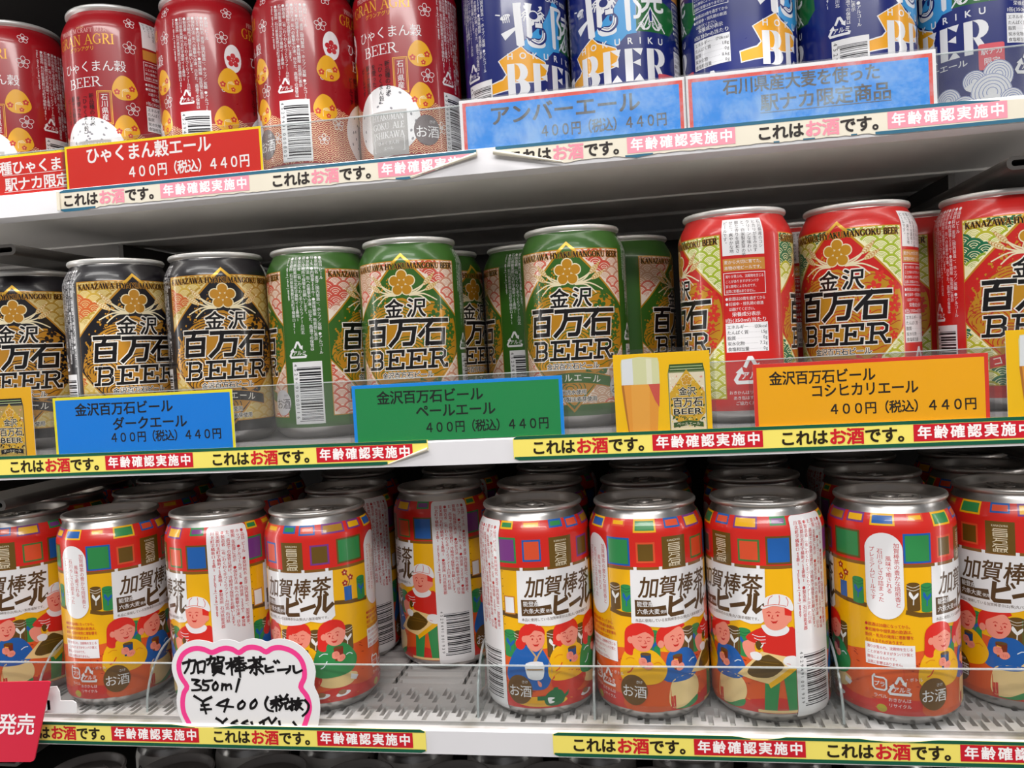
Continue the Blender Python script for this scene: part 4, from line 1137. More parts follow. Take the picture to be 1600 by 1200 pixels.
# ------------------------------------------------------------------ artwork: blue can with large roman and kanji lettering
def art_blue():
    A = Art()
    navy = C('#10206e')
    A.rect(-58, 7.4, 149.4, 118.4, navy, 0)
    wh, lb, gr, ye = C('#e6e6ea'), C('#3a97d6'), C('#14622f'), C('#eda51a')
    rnd = random.Random(4)
    for c0 in (0.0, 103.5):
        A.off = (c0, 0)
        A.poly([(-.2, 86), (-4, 80), (-18, 67.4), (-17, 64.4), (-4.4, 57.4), (2.4, 63.8), (8, 64.4), (8, 92), (4, 95)], lb, 2)
        A.poly([(7.6, 65.4), (30.8, 64.4), (37, 70), (36, 80), (24, 84), (9, 84)], gr, 2)
        A.poly([(-18.9, 66.0), (-33.3, 58.2), (-28.8, 49.6), (-31.0, 47.4), (-40.6, 45.2), (-40.0, 38.6), (-26, 40.4), (-24, 44), (-12.8, 44.2), (-5, 46), (-2.4, 52.4), (-4, 57.0), (-15, 62.0)], wh, 2)
        A.poly([(-18.9, 65.3), (-32.6, 58.1), (-28.1, 49.5), (-30.6, 46.7), (-40.0, 44.6), (-39.5, 39.3), (-26.2, 41.0), (-24.2, 44.6), (-12.9, 44.8), (-5.4, 46.5), (-3.1, 52.4), (-4.4, 56.5), (-15.2, 61.4)], ye, 3)
        # 北
        A.poly([(-22.6, 91), (-17.6, 91), (-18.2, 88), (-16.6, 66.0), (-19.6, 65.0), (-21.4, 66.4), (-22.4, 86)], wh, 5)
        A.poly([(-30.4, 73.8), (-28.0, 69.6), (-21.6, 75.2), (-21.6, 77.0)], wh, 5)
        A.poly([(-15.6, 91), (-11.0, 90.4), (-11.8, 87.6), (-11.6, 72), (-13.4, 67.6), (-15.0, 68.4), (-15.0, 86)], wh, 5)
        A.blob([(-12.6, 79.6), (-9, 82), (-5.4, 84.4), (-4.6, 82.6), (-8.6, 79.4), (-12.4, 77.2)], wh, 5, 3)
        A.blob([(-14.8, 67.8), (-12.6, 69.2), (-10.2, 67.4), (-6, 67.0), (-4.2, 69.4), (-3.2, 66.6), (-6, 64.8), (-12, 65.0)], wh, 5, 3)
        # 陸
        A.poly([(1.6, 91), (5.0, 91), (5.0, 66.2), (3.4, 65.4), (2.2, 66.6)], wh, 5)
        A.stroke([(4.8, 90), (10.4, 89.4), (7.6, 83.4), (10.6, 79), (9.6, 74), (6.6, 73.4)], 2.0, wh, 5, smooth=4)
        A.stroke([(12, 86.2), (25.6, 87.2)], 2.0, wh, 5); A.stroke([(18.6, 91), (18.4, 84)], 1.8, wh, 5)
        A.stroke([(11.6, 82.6), (25.8, 83.6)], 2.2, wh, 5)
        A.stroke([(16.4, 83), (14.6, 79), (11.2, 76.4)], 1.9, wh, 5, smooth=3); A.stroke([(20.4, 83.2), (20.4, 78.6), (22.4, 77.2), (25.4, 77.8), (25.6, 79.6)], 1.8, wh, 5, smooth=3)
        for a, b in (((17.0, 78.0), (7.8, 65.6)), ((17.0, 78.2), (26.8, 65.2)), ((17.2, 76), (21.5, 67.6)), ((16.8, 76), (12.4, 67.6))): A.stroke([a, b], 1.0, wh, 5, w1=.8)
        # squid, crab, shrimp and leaping fish worked into the strokes
        A.poly([(17.0, 79.6), (15.4, 76.4), (16.0, 75.6), (15.6, 70.6), (18.6, 70.6), (18.2, 75.6), (18.8, 76.4)], wh, 6); A.poly([(17.0, 78.6), (16.0, 76.2), (16.4, 71.2), (17.8, 71.2), (17.9, 76.2)], navy, 7)
        A.ell(16.0, 69.6, .9, .8, wh, 6, 12); A.ell(18.4, 69.6, .9, .8, wh, 6, 12); A.ell(16.0, 69.6, .4, .4, navy, 7, 8); A.ell(18.4, 69.6, .4, .4, navy, 7, 8)
        for sg in (-1, 1):
            for k in range(4):
                A.stroke([(17.2 + sg * .6, 68.8), (17.2 + sg * (2 + k * .8), 66.8 - .2 * k), (17.2 + sg * (3.6 + k * .9), 66.4 + .5 * k), (17.2 + sg * (4.6 + k * .4), 67.6 + .7 * k)], .5, wh, 6, smooth=3)
            plum_line(A, 17.2 + sg * 6.2, 69.2, 1.5, wh, 6, .3)
        A.ell(-10.4, 83.6, 3.4, 3.0, wh, 7, 20); A.ell(-10.4, 83.6, 2.7, 2.3, navy, 8, 20)
        for sg in (-1, 1):
            for k in range(4):
                a = math.radians(28 - 24 * k)
                A.stroke([(-10.4 + sg * 3.0 * math.cos(a), 83.4 + 2.6 * math.sin(a)), (-10.4 + sg * 5.6 * math.cos(a), 84.2 + 4.0 * math.sin(a)), (-10.4 + sg * 7.4 * math.cos(a - .25), 83.0 + 5.4 * math.sin(a - .25))], .75, wh, 7)
            A.blob([(-10.4 + sg * 2.6, 86), (-10.4 + sg * 5.4, 87.4), (-10.4 + sg * 5.6, 89.4), (-10.4 + sg * 3.4, 89.0), (-10.4 + sg * 4.2, 87.8)], wh, 7, 3)
        A.ell(-27.4, 83.2, 3.2, 1.5, wh, 6, 14, .3); A.stroke([(-30.4, 84.6), (-33.4, 85.4)], .7, wh, 6)
        for k in range(4): A.stroke([(-28.8 + k * 1.2, 82.4), (-28.6 + k * 1.2, 79.8)], .5, wh, 6); A.stroke([(-28.8 + k * 1.2, 84.4 - .2 * k), (-28.2 + k * 1.2, 82.2)], .3, navy, 7)
        P = [(-13.8, 69.6), (-10.6, 67.2), (-6.4, 66.6), (-2.8, 69.4), (-2.2, 73.8), (-4.0, 76.6), (-5.6, 76.2), (-5.0, 72.6), (-7.4, 70.2), (-11, 70.4)]
        A.blob([(a * 1.0, b) for a, b in P], navy, 7); A.stroke([(-12.2, 69.4), (-8.0, 67.8), (-4.4, 70.2), (-3.6, 74.2)], .9, wh, 8, smooth=4); A.stroke([(-11.0, 69.8), (-7.4, 69.0), (-5.2, 71.4), (-4.6, 75.4)], .6, wh, 8, smooth=4)
        A.poly([(-15.6, 71.4), (-12.8, 70.0), (-13.6, 68.2), (-14.4, 69.4)], navy, 7); A.square(-10.0, 76.2, -4.4, 80.0, .5, navy, wh, 7); A.ell(-6.4, 74.2, .9, 1.8, navy, 8, 12)
        # HOKURIKU and the broad BEER letters
        for k, ch in enumerate('HOKURIKU'):
            A.t(ch, (-25.7, -18.1, -10.6, -3.3, 4.1, 9.9, 16.1, 23.0)[k], 58.2, 5.2, wh, 6, al='c', b=.022, res=4)
        for u in (-27.8, -12.2, .6, 13.6):
            A.rect(u, 37.0, u + 4.4, 55.6, wh, 5)
        A.poly([(-23.4, 55.6)] + _arc(-20.2, 50.4, 4.6, 5.2, 78, -84, 8) + [(-21.4, 45.2), (-23.4, 45.0)] + rev(_arc(-22.6, 50.4, 2.4, 4.6, 75, -75, 6)), wh, 5)
        A.poly([(-23.4, 46.2)] + _arc(-20.2, 41.4, 5.6, 4.8, 84, -84, 8) + [(-23.4, 37.0)] + rev(_arc(-22.6, 41.4, 2.2, 4.0, 75, -75, 6)), wh, 5)
        for u in (-7.8, 5.0):
            A.poly([(u, 55.6), (u + 6.2, 55.6), (u + 4.8, 51.6)], wh, 5); A.poly([(u, 47.6), (u + 4.6, 49.6), (u + 4.6, 45.4)], wh, 5); A.poly([(u, 37), (u + 6.4, 37), (u + 3.6, 41.2)], wh, 5)
        A.poly([(18.0, 55.6)] + _arc(20.4, 50.4, 5.4, 5.2, 84, -80, 8) + [(18.0, 45.0)] + rev(_arc(18.6, 50.2, 2.6, 4.6, 75, -75, 6)), wh, 5)
        A.poly([(18.0, 46.4), (21.4, 45.4), (26.0, 37), (22.0, 37)], wh, 5)
        A.t('アンバーエール', -3, 31.6, 4.2, wh, 6, al='c', b=.015, fit=36)
        A.rrect(20.4, 27.4, 33.4, 41.6, 1.0, C('#d8505e'), 8)
        A.t('駅ナカ', 26.9, 35.8, 3.7, wh, 9, al='c', b=.01); A.t('限定', 26.9, 30.2, 4.2, wh, 9, al='c', b=.01)
        # white waves round the foot
        A.rect(-40, 7.6, 40, 11.5, wh, 7)
        for (u, v, r_) in ((30, 24, 8), (18, 22, 6), (-30, 20, 8), (-14, 16, 8), (4, 14, 7), (26.4, 14.5, 10.5), (-24, 9, 7), (12, 8, 7), (-4, 7, 6), (37, 9, 7), (-38, 10, 8)):
            pts = [(u + r_ * math.cos(a), v + r_ * math.sin(a)) for a in [PI * k / 14 for k in range(15)]]
            n = int((30 - v) / 2.6)
            pts += [(u + r_ * math.cos(a), max(7.8, v + r_ * math.sin(a))) for a in [PI + PI * k / 8 for k in range(1, 8)]]
            A.poly([(a, max(b, 7.8)) for a, b in pts], wh, 8 + n)
            for q in (.97, .8, .62, .44, .26):
                A.stroke([(u + r_ * q * math.cos(a), max(7.9, v + r_ * q * math.sin(a))) for a in [-.5 + (PI + 1) * k / 14 for k in range(15)]], .35, C('#6f80bb'), 9 + n)
        A.t('CRAFT BEER', 8, 93.2, 3.4, wh, 6, al='c', b=.02)
    A.off = (0, 0)
    # nutrition block to the right of the first label
    A.off = (34.6, 0)
    A.frame(.6, 73.0, 23.6, 85.2, .3, wh, 5); A.rect(.6, 86.6, 23.6, 93, C('#c98a3c'), 5)
    for k, s in enumerate(['濁りが見られ、沈殿物を生じる', 'ことがありますがタンパク', '質と酵母によるものです。', '品質に影響はありません。']): A.t(s, 1.4, 82.4 - 2.75 * k, 1.9, wh, 6, fit=21)
    for k, s in enumerate(['●飲酒は20歳を過ぎてから', '●妊娠中・授乳期の飲酒', '　は避けてください。']): A.t(s, .8, 69.6 - 2.9 * k, 2.1, wh, 6, fit=(22.4, 21.6, 17)[k])
    A.t('栄養成分表示', 12.2, 61.2, 2.7, wh, 6, al='c', b=.01); A.t('1缶(350ml)当たり', 12.2, 57.8, 2.7, wh, 6, al='c', fit=22.6, b=.01)
    A.rect(.4, 40.6, 23.6, 56.8, wh, 5)
    for k, (s, q) in enumerate((('エネルギー', '170kcal'), ('たんぱく質', '1.8g'), ('脂質', '0g'), ('炭水化物', '11.6g'), ('食塩相当量', '0g'))):
        v = 53.8 - 3.1 * k
        a = A.t(s, 1, v, 2.35, C('#1d1618'), 6, b=.012); b_ = A.t(q, 23, v, 2.45, C('#1d1618'), 6, b=.012, al='r')
        x = 1.5 + a
        while x < 22.4 - b_: A.ell(x, v + .8, .13, .13, C('#1d1618'), 6, 6); x += .85
    can_recycle(A, 12, 28, 14, wh, 20)
    # fine print and barcode to the left of it
    A.off = (-57.6, 0)
    FB = ['●品目 ビール', '●原材料名 麦芽(国内製造)、ホップ／炭酸 ●アルコール'] + FINE[2:]
    columns(A, FB, 17.8, 115.6, 2.72, 2.42, wh, 5)
    can_recycle(A, 4.4, 54.0, 10.5, wh, 5)
    barcode(A, .3, 19.8, 9.2, 48.6, '4529491000826', 20)
    A.off = (0, 0)
    return A

def art_drip():
    A = Art()
    A.rect(-83.2, 6, 83.2, 97.6, C('#e2deda'), 0)
    A.rect(-83.2, 6, 83.2, 80.0, C('#1b1d2b'), 1)
    for k in range(4):
        A.t('DRIP', -60 + 41.6 * k, 84.0, 7.0, C('#2a2628'), 2, al='c', b=.02, sx=.8)
        A.stroke([(-50 + 41.6 * k, 84), (-44 + 41.6 * k, 90), (-41 + 41.6 * k, 83)], 1.2, C('#6a6668'), 2, smooth=4)
    return A

# ------------------------------------------------------------------ the refrigerated case
ZT, ZM, ZB, ZL = 163.0, 0.0, -163.2, -320.0          # shelf floors: top, middle, bottom, lowest
FT, FM, FB = -8.0, -20.0, -25.0                      # their front faces (Y)
X0, X1, YB = -620.0, 560.0, 420.0
def structure(name, b, mt):
    return tag(b.build(name, [mt]), kind='structure')
structure('wall_back', MB().box(X0 - 20, X1 + 20, YB, YB + 20, -420, 345), M_WALL)
structure('wall_left', MB().box(X0 - 20, X0, -10, YB, -420, 345), M_WALL)
structure('wall_right', MB().box(X1, X1 + 20, -10, YB, -420, 345), M_WALL)
structure('ceiling', MB().box(X0 - 20, X1 + 20, -13, YB + 20, 330, 345).box(X0 - 20, X1 + 20, -16, -13, 322, 345), M_WALL)  # stands in for the unseen shelf above; its lip shades the top cans
structure('trim_1', MB().box(X0 - 20, X1 + 20, -30, YB + 20, ZL - 40, ZL - 4), M_WALL)
structure('floor', MB().box(-3000, 3000, -4200, YB + 20, -1260, -1240), plain('vinyl_floor', '#d9d5cd', .35, 0, .05, 3))

def rrect_pts(x0, x1, z0, z1, r, n=5):
    p = []
    for cx, cz, a0 in ((x1 - r, z1 - r, 0), (x0 + r, z1 - r, 90), (x0 + r, z0 + r, 180), (x1 - r, z0 + r, 270)):
        for k in range(n + 1):
            a = math.radians(a0 + k * 90 / n); p.append((cx + r * math.cos(a), cz + r * math.sin(a)))
    return p

def shelf(z, yf, label, brackets, mat=False, led=False):
    deck = MB().box(X0, X1, yf + 3, YB, z - (9.0 if mat else 4.0), z - (6.2 if mat else 0))
    root = deck.build('shelf', [M_DECK])
    tag(root, label, 'shelf', 'case shelves')
    rail = MB().sweep([(yf, z - 13.6), (yf, z - .4), (yf + .6, z + .4), (yf + 2.4, z + .4), (yf + 3, z - .4), (yf + 3, z - 11.6), (yf + 16, z - 11.9), (yf + 17, z - 12.6), (yf + 16, z - 13.6)], X0, X1)
    rail.build('price_rail', [M_RAIL], root)
    und = MB().sweep([(yf + 16.2, z - 6.0), (yf + 16.2, z - 4.1), (yf + 142, z - 4.1), (yf + 142, z - 9.4), (yf + 140, z - 9.4)], X0, X1)
    und.build('front_pan', [M_UNDER], root)
    for k, (a, b, d) in enumerate(((142.4, 176, 9.4), (178, 226, 7.4), (229, 262, 9.0), (266, 330, 7.0), (334, 400, 8.4))):
        MB().sweep([(yf + a, z - 4.1), (yf + b, z - 4.1), (yf + b, z - d), (yf + b - 1.5, z - d - 1.0), (yf + a + 1.5, z - d - 1.0), (yf + a, z - d)], X0, X1).build('under_rib', [M_UNDER], root)
    if led:
        MB().tube([(X0 + 4, yf + 20.5, z - 9.2), (X1 - 4, yf + 20.5, z - 9.2)], 2.2, 10).build('led_tube', [mt_led], root, smooth=60)
    for x in brackets:
        b = MB()
        o = rrect_pts(x - 20, x + 20, z - 34.8, z - 27.8, 3.2)
        i = rrect_pts(x - 17.6, x + 17.6, z - 32.9, z - 29.7, 1.5)
        b.plate([o, i], yf + 12, YB - .5, to=lambda u, v, w: (u, w, v))
        b.box(x - 2, x + 2, yf + 150, YB - .5, z - 27.8, z - 10)
        b.build('bracket', [M_STEEL], root)
    return root
shelf(ZT, FT, 'top shelf with faded notice strips, holding pink-red and blue cans', (-356, 270), led=True)
shelf(ZM, FM, 'middle shelf holding black, green and bright red cans', (-367, 300))
sh = shelf(ZB, FB, 'bottom shelf with slotted grey mat, holding colourful illustrated cans', (-367, 300), True)

def slot_mat():
    """slotted plastic mat: columns of staggered slots as real recesses, wide cross slots behind them"""
    b = MB()
    z, pitch, zd = ZB, 3.9, ZB - 5.6
    y0, y1 = FB + 3.2, 40.0
    x = -440.0; k = 0
    while x < 420:
        xa, xb = x + .55, x + 3.35
        b.quad((x, y0, z), (xa, y0, z), (xa, y1, z), (x, y1, z)); b.quad((xb, y0, z), (x + pitch, y0, z), (x + pitch, y1, z), (xb, y1, z))
        top = 34.0 - 4.9 * (k % 3); y = y1
        for r in range(3):
            a, c = top - 24.2 * r, top - 24.2 * r - 12.2
            if c < y0 + 3: break
            b.quad((xa, a, z), (xb, a, z), (xb, y, z), (xa, y, z))
            b.quad((xa, c, zd), (xb, c, zd), (xb, a, zd), (xa, a, zd))
            b.quad((xa, c, z), (xa, a, z), (xa, a, zd), (xa, c, zd)); b.quad((xb, a, z), (xb, c, z), (xb, c, zd), (xb, a, zd))
            b.quad((xa, a, z), (xb, a, z), (xb, a, zd), (xa, a, zd)); b.quad((xb, c, z), (xa, c, z), (xa, c, zd), (xb, c, zd))
            y = c
        b.quad((xa, y0, z), (xb, y0, z), (xb, y, z), (xa, y, z)); b.quad((x, y0, zd), (x + pitch, y0, zd), (x + pitch, y0, z), (x, y0, z))
        x += pitch; k += 1
    x = -440.0
    while x < 420:   # cross slots
        b.box(x, x + 44, y1, 42.6, ZB - 6.0, z - .8)
        for j in range(9):
            ya = 42.6 + j * 12
            b.box(x, x + 44, ya + 5.4, ya + 9.6, ZB - 6.0, z)
        b.box(x, x + 2, 40.5, 150, ZB - 6.0, z - .5); b.box(x + 42, x + 44, 40.5, 150, ZB - 6.0, z - .5)
        x += 46.8
    o = b.build('slotted_mat', [M_MAT], sh, recalc=False)
    return o
slot_mat()

# ------------------------------------------------------------------ clear acrylic: front fences and lane dividers
def fence(z, yf, zt, label, mt):
    y = yf + 6.0
    f = MB().box(-470, 420, y, y + 1.4, z + .3, zt - .55).build('fence_panel', [mt])
    tag(f, label, 'acrylic fence', 'clear acrylic fences along the shelf fronts')
    MB().box(-470, 420, y - .05, y + 1.45, zt - .55, zt).build('top_edge', [M_EDGE], f)
fence(ZT + .4, FT - 1.6, 190.0, 'clear acrylic fence in front of the pink-red and blue cans', M_ACRYL_HAZE)
fence(ZM, FM, 36.6, 'clear acrylic fence in front of the black, green and red cans', M_ACRYL_HAZE)
fence(ZB, FB, ZB + 35.2, 'clear acrylic fence in front of the tea-house cans on the bottom shelf', M_ACRYL)
DIV = None
for x, lb in ((-335.5, 'clear acrylic lane divider behind the red sign with the slanted edge'), (-258.5, 'clear acrylic lane divider just left of the handwritten price tag'),
              (-47.5, 'clear acrylic lane divider beside the empty lane, left of the barcode-turned can'), (20.2, 'clear acrylic lane divider between the fifth and sixth tea-house cans'),
              (154.8, 'clear acrylic lane divider between the farmer can and the white oval can')):
    if DIV is None:
        out = [(0, 0), (1.5, 10), (6, 20), (13, 28), (22, 33.6), (34, 36), (80, 36), (80, 0)]
        DIV = MB().plate([crom(out[:6], False, 4) + out[6:]], -.6, .6, to=lambda u, v, w: (w, u, v)).build('lane_divider', [M_ACRYL])
        MB().tube([(0, a, b) for a, b in crom(out[:6] + [(60, 36)], False, 4)], .75, 6).build('front_edge', [M_EDGE], DIV)
        d = DIV
    else:
        d = copy_tree(DIV)
    d.location = Vector((x, -8.0, ZB + .15)) * S
    tag(d, lb, 'lane divider', 'acrylic lane dividers')

# ------------------------------------------------------------------ cans
_W = ('first', 'second', 'third', 'fourth', 'fifth', 'sixth', 'seventh', 'eighth', 'ninth', 'tenth')
vl = VL
DIA = dict(
    black=art_diamond(('#17141a',), ('#17141a',), ('#d9c489',), ['#b08a35', '#b8983f', '#c4602c', '#a87f2c', '#c9a648'], ('#c98d2c', .25), ('#17141a',), 'ダークエール'),
    green=art_diamond(('#33611d',), ('#33611d',), ('#ecdccc',), ['#c98e74', '#cf8f7c', '#cc4f40', '#c9a083', '#d26a58'], ('#c98d1f', .25), ('#33611d',), 'ペールエール'),
    red=art_diamond(('#c81f1c',), ('#b83320',), ('#f0ecc0',), ['#a5b82e', '#93ad33', '#1a6a46', '#1a6a46', '#b7b52f'], ('#cf9526', .25), ('#d63226',), 'コシヒカリエール'))
ARTS = {k: a.wrap('printed_label', R, PROFILE, vl) for k, a in DIA.items()}
ARTS['tea'] = art_tea().wrap('printed_label', R, PROFILE, vl)
ARTS['rice'] = art_rice().wrap('printed_label', R, PROFILE, vl)
ARTS['blue'] = art_blue().wrap('printed_label', R, PROFILE, vl)
for k, me in ARTS.items():
    PROTO[k] = (can_proto(me, LID_B if k == 'tea' else LID_A), False)

G = 'pink-red rice ale cans on the top shelf'
for x, y, off, lb in ((-361, 47, 6, 'pink-red rice ale can at the left frame edge, behind the partly cut red card'),
                      (-283.2, 46, -97.3, 'second pink-red rice ale can, its name facing out above the red price card'),
                      (-215.8, 46, -35.6, 'third pink-red rice ale can, fine print facing out above the red price card'),
                      (-148.4, 46, -37.5, 'pink-red rice ale can right of the red card, barcode facing the fence'),
                      (-82.2, 50, 0, 'pink-red rice ale can next to the first blue can, silver block facing out')):
    place_can('rice', x, y, ZT, off, lb, G)
G = 'blue cans on the top shelf'
for x, y, off, lb in ((-12.5, 55, 26.3, 'leftmost blue can, beside the pink-red cans, barcode at its left edge'),
                      (54.8, 52, 0, 'second blue can, large white lettering facing straight out'),
                      (122.4, 46, 36.8 - 103.5, 'third blue can, white nutrition table at its left, above the blue card joint'),
                      (189.6, 53, 37.0, 'fourth blue can, recycling mark and barcode facing out'),
                      (261.0, 68, -31.1, 'rightmost blue can, white wave pattern seen through the fence')):
    place_can('blue', x, y, ZT, off, lb, G)
G = 'black cans on the middle shelf'
for x, y, off, lb in ((-370, 55, -89.5, 'black can at the left frame edge, behind the small dark-beer picture card'),
                      (-286.8, 34.4, -72.5, 'second black can from the left, standing behind the blue price card'),
                      (-220.6, 44, -82.3, 'third black can, next to the green can showing fine print'),
                      (-248, 112, 20, 'black can in the second row, only a sliver seen behind the third black can')):
    place_can('black', x, y, ZM, off, lb, G)
G = 'green cans on the middle shelf'
for x, y, off, lb in ((-154.8, 56, -48.25, 'green can turned to show its fine print and barcode'),
                      (-88.6, 48.9, 3.5, 'green can facing out, left part of the green price card in front'),
                      (15.8, 55.4, -.6, 'green can facing out, right of the gap, between green and picture cards'),
                      (-89.5, 122, 36.7, 'dim green can in the second row behind the left facing green can'),
                      (-21.4, 123, -54, 'dim green can in the second row, fine print facing out in the gap'),
                      (47.0, 121, 45.5, 'dim green can in the second row behind the beer picture card')):
    place_can('green', x, y, ZM, off, lb, G)
G = 'bright red cans on the middle shelf'
for x, y, off, lb in ((114.2, 42.1, -148.5, 'bright red can turned to show its nutrition table'),
                      (186.4, 55, -120, 'bright red can facing out behind the yellow price card'),
                      (262.9, 52.2, -95.6, 'bright red can cut by the right frame edge'),
                      (160, 121, 60, 'dim red can in the second row between the first two red cans'),
                      (240, 118, -40, 'dim red can in the second row, seen between the two right red cans')):
    place_can('red', x, y, ZM, off, lb, G)
G = 'tea-house cans in the front row of the bottom shelf'
for x, y, off, tab, lb in ((-373.6, 35.3, -14, 20, 'tea-house can cut by the left frame edge, above the red sign'),
                           (-297.5, 25.0, 18.5, 25, 'second tea-house can, white oval at its left edge, right of the red sign'),
                           (-219.3, 22.8, -56, 8, 'third tea-house can, white text panel, behind the handwritten tag'),
                           (-151.1, 22.3, -131, 195, 'fourth tea-house can, girl in green sweater, right of the handwritten tag'),
                           (-13.3, 21.5, -106.8, -45, 'fifth tea-house can, kimono figure, just right of the empty lane'),
                           (53.5, 19.8, -9.2, 15, 'sixth tea-house can, woman in yellow beside man in blue'),
                           (120.6, 19.5, -54.9, 165, 'seventh tea-house can, tea farmer with white cap and basket'),
                           (189.4, 19.0, 11.4, -20, 'eighth tea-house can, white oval plate facing out'),
                           (259.4, 38.1, -43, 95, 'tea-house can cut by the right frame edge')):
    place_can('tea', x, y, ZB, off, lb, G, tab)
G = 'tea-house cans in the second row of the bottom shelf'
for x, y, off, lb in ((-398, 108, 40, 'second-row tea-house can behind the leftmost front can, lid only'),
                      (-322, 112, -80, 'second-row tea-house can, lid showing above the second front can'),
                      (-240, 104, 10, 'second-row tea-house can, lid showing between third and fourth front cans'),
                      (-161.4, 101, -45, 'second-row tea-house can left of the empty lane, white panel edge visible'),
                      (-89.3, 93, -63.5, 'second-row tea-house can in the empty lane, barcode panel facing out'),
                      (-18.9, 97.4, 90, 'second-row tea-house can, lid showing behind the kimono can'),
                      (52.8, 97.8, 30, 'second-row tea-house can, lid showing behind the yellow-and-blue pair can'),
                      (125, 97.5, -20, 'second-row tea-house can, lid showing behind the farmer can'),
                      (199.8, 97.5, 70, 'second-row tea-house can, lid showing behind the white oval can'),
                      (270, 108.5, -60, 'second-row tea-house can, lid showing at the far right')):
    place_can('tea', x, y, ZB, off, lb, G)
G = 'tea-house cans in the third row, almost lost in the dark'
for k, x in enumerate((-420, -345, -262, -180, -95, -18, 55, 130, 206, 282)):
    place_can('tea', x, 176, ZB, 37 * k, 'tea-house can in the dark third row, %s from the left, only its lid rim showing' % _W[k], G)

# slim coffee cans on the lowest shelf
RD = 26.5
ME_D = MB().lathe([(18, 1.5), (20, .2), (21, 0), (23, 1.6), (25.6, 4.5), (26.5, 8), (26.5, 92), (26.2, 94), (25.2, 97), (24.2, 99.4), (23.6, 101), (23.4, 102)], 64, cap0=True).mesh('can_body', [M_ALU], 60)
PD = [(26.5, 8), (26.5, 92), (26.2, 94), (25.2, 97), (24.2, 99.4), (23.6, 101)]
ME_DL = MB().lathe([(23.4, 101.8), (23.8, 102.4), (24.9, 102.8), (25.2, 103.8), (24.9, 104.8), (24.2, 105.0), (23.5, 104.4), (22.8, 102), (22.2, 100.2), (21.4, 99.6), (20.8, 100.2), (20.2, 100.8), (.02, 100.8)], 56).mesh('lid', [M_LIDD], 50)
ART_D = art_drip().wrap('printed_label', RD, PD, [8.0, 92.0, 94.0, 97.0, 99.4] + [92.6 + .9 * k for k in range(8)])
rt = link('coffee_can', ME_D); l_ = link('lid', ME_DL, rt); link('tear_panel_bead', score_bm(19, 100.8).mesh('tear_panel_bead', [M_LIDD], 60), l_)
tb_ = link('pull_tab', tab_bm(.8, 101.4).mesh('pull_tab', [M_LIDD], 40), rt); link('rivet', MB().lathe([(2.4, 102), (2.2, 102.7), (.02, 103)], 16).mesh('rivet', [M_LIDD], 50), tb_)
link('printed_label', ART_D, rt)
fresh = True
for row, (yy, xs, G) in enumerate(((26, (-331, -266, -200, -138, -74, -12, 50, 112, 174, 236), 'slim coffee cans in the front row of the lowest shelf'),
                                   (84, (-302, -240, -176, -116, -52, 12, 76, 138, 200, 262), 'slim coffee cans in the second row of the lowest shelf'))):
    for k, x in enumerate(xs):
        o = rt if fresh else copy_tree(rt)
        fresh = False
        o.location = Vector((x, yy + (k % 3) * 2, ZL - 4)) * S
        o.rotation_euler.z = (x * 1.7 + row) / 9.0
        tag(o, '%s slim coffee can from the left in the %s row below the bottom strip' % (_W[k], ('front', 'second')[row]), 'coffee can', G)

# ------------------------------------------------------------------ price cards
def card(name, x0, x1, z0, z1, y, art, label, group=None, sleeve=M_SLEEVE, m=2.4, mat=M_PAPER, cat='price card', tilt=0.0, edge=0.0):
    w, h = x1 - x0, z1 - z0
    root = MB().box(-edge, w + edge, -.15, .15, 0, h + edge).build(name, [M_WHITE], None, (x0, y, z0))
    root.rotation_euler.y = -tilt
    tag(root, label, cat, group)
    link('printed_face', art.flat('printed_face', mat, .18), root)
    sb = MB()
    sb.box(-m, w + m, -.75, -.62, -.2, h + m); sb.box(-m, w + m, .2, .3, -.2, h + m)
    sb.box(-m, w + m, -.62, .2, h + m - .12, h + m)
    sb.build('clear_sleeve', [sleeve], root)
    return root

def price_art(w, h, bg, border, bw, ink, lines, split=None):
    a = Art()
    a.rect(0, 0, w, h, C(border), 0); a.rect(bw, 0, w - bw, h - bw, C(bg), 1)
    for u, v, size, s, fit in lines:
        a.t(s, u, v, size, C(ink), 2, b=.026, res=4, fit=fit)
    return a
P400 = '４００円（税込）４４０円'
YM = FM + 1.4
w, h = 118, 34.6
card('price_card', -299.5, -181.5, .8, 35.4, YM, price_art(w, h, '#0f84e8', '#f2e62e', 1.6, '#1a1c22', [(14.5, 23.6, 8.2, '金沢百万石ビール', 65), (39, 14.2, 8.2, 'ダークエール', 49), (36.5, 6.4, 7.0, P400, 73)]), 'blue price card with yellow border before the black cans', 'price cards on the middle shelf')
w = 121
card('price_card', -108, 13, .8, 33.6, YM, price_art(w, 32.8, '#22904f', '#1790ee', 1.9, '#16241c', [(14.5, 22.0, 8.0, '金沢百万石ビール', 62), (37, 13.6, 8.0, 'ペールエール', 46), (41.5, 4.6, 7.0, P400, 71)]), 'green price card with blue border before the green cans', 'price cards on the middle shelf')
w = 115
card('price_card', 114.2, 229.2, .8, 34.0, YM, price_art(w, 33.2, '#fdb30a', '#e2382a', 1.9, '#241c12', [(8.0, 22.4, 7.6, '金沢百万石ビール', 53), (28.5, 15.0, 7.6, 'コシヒカリエール', 53), (37, 5.4, 6.8, P400, 72)]), 'yellow price card with red border before the bright red cans', 'price cards on the middle shelf')

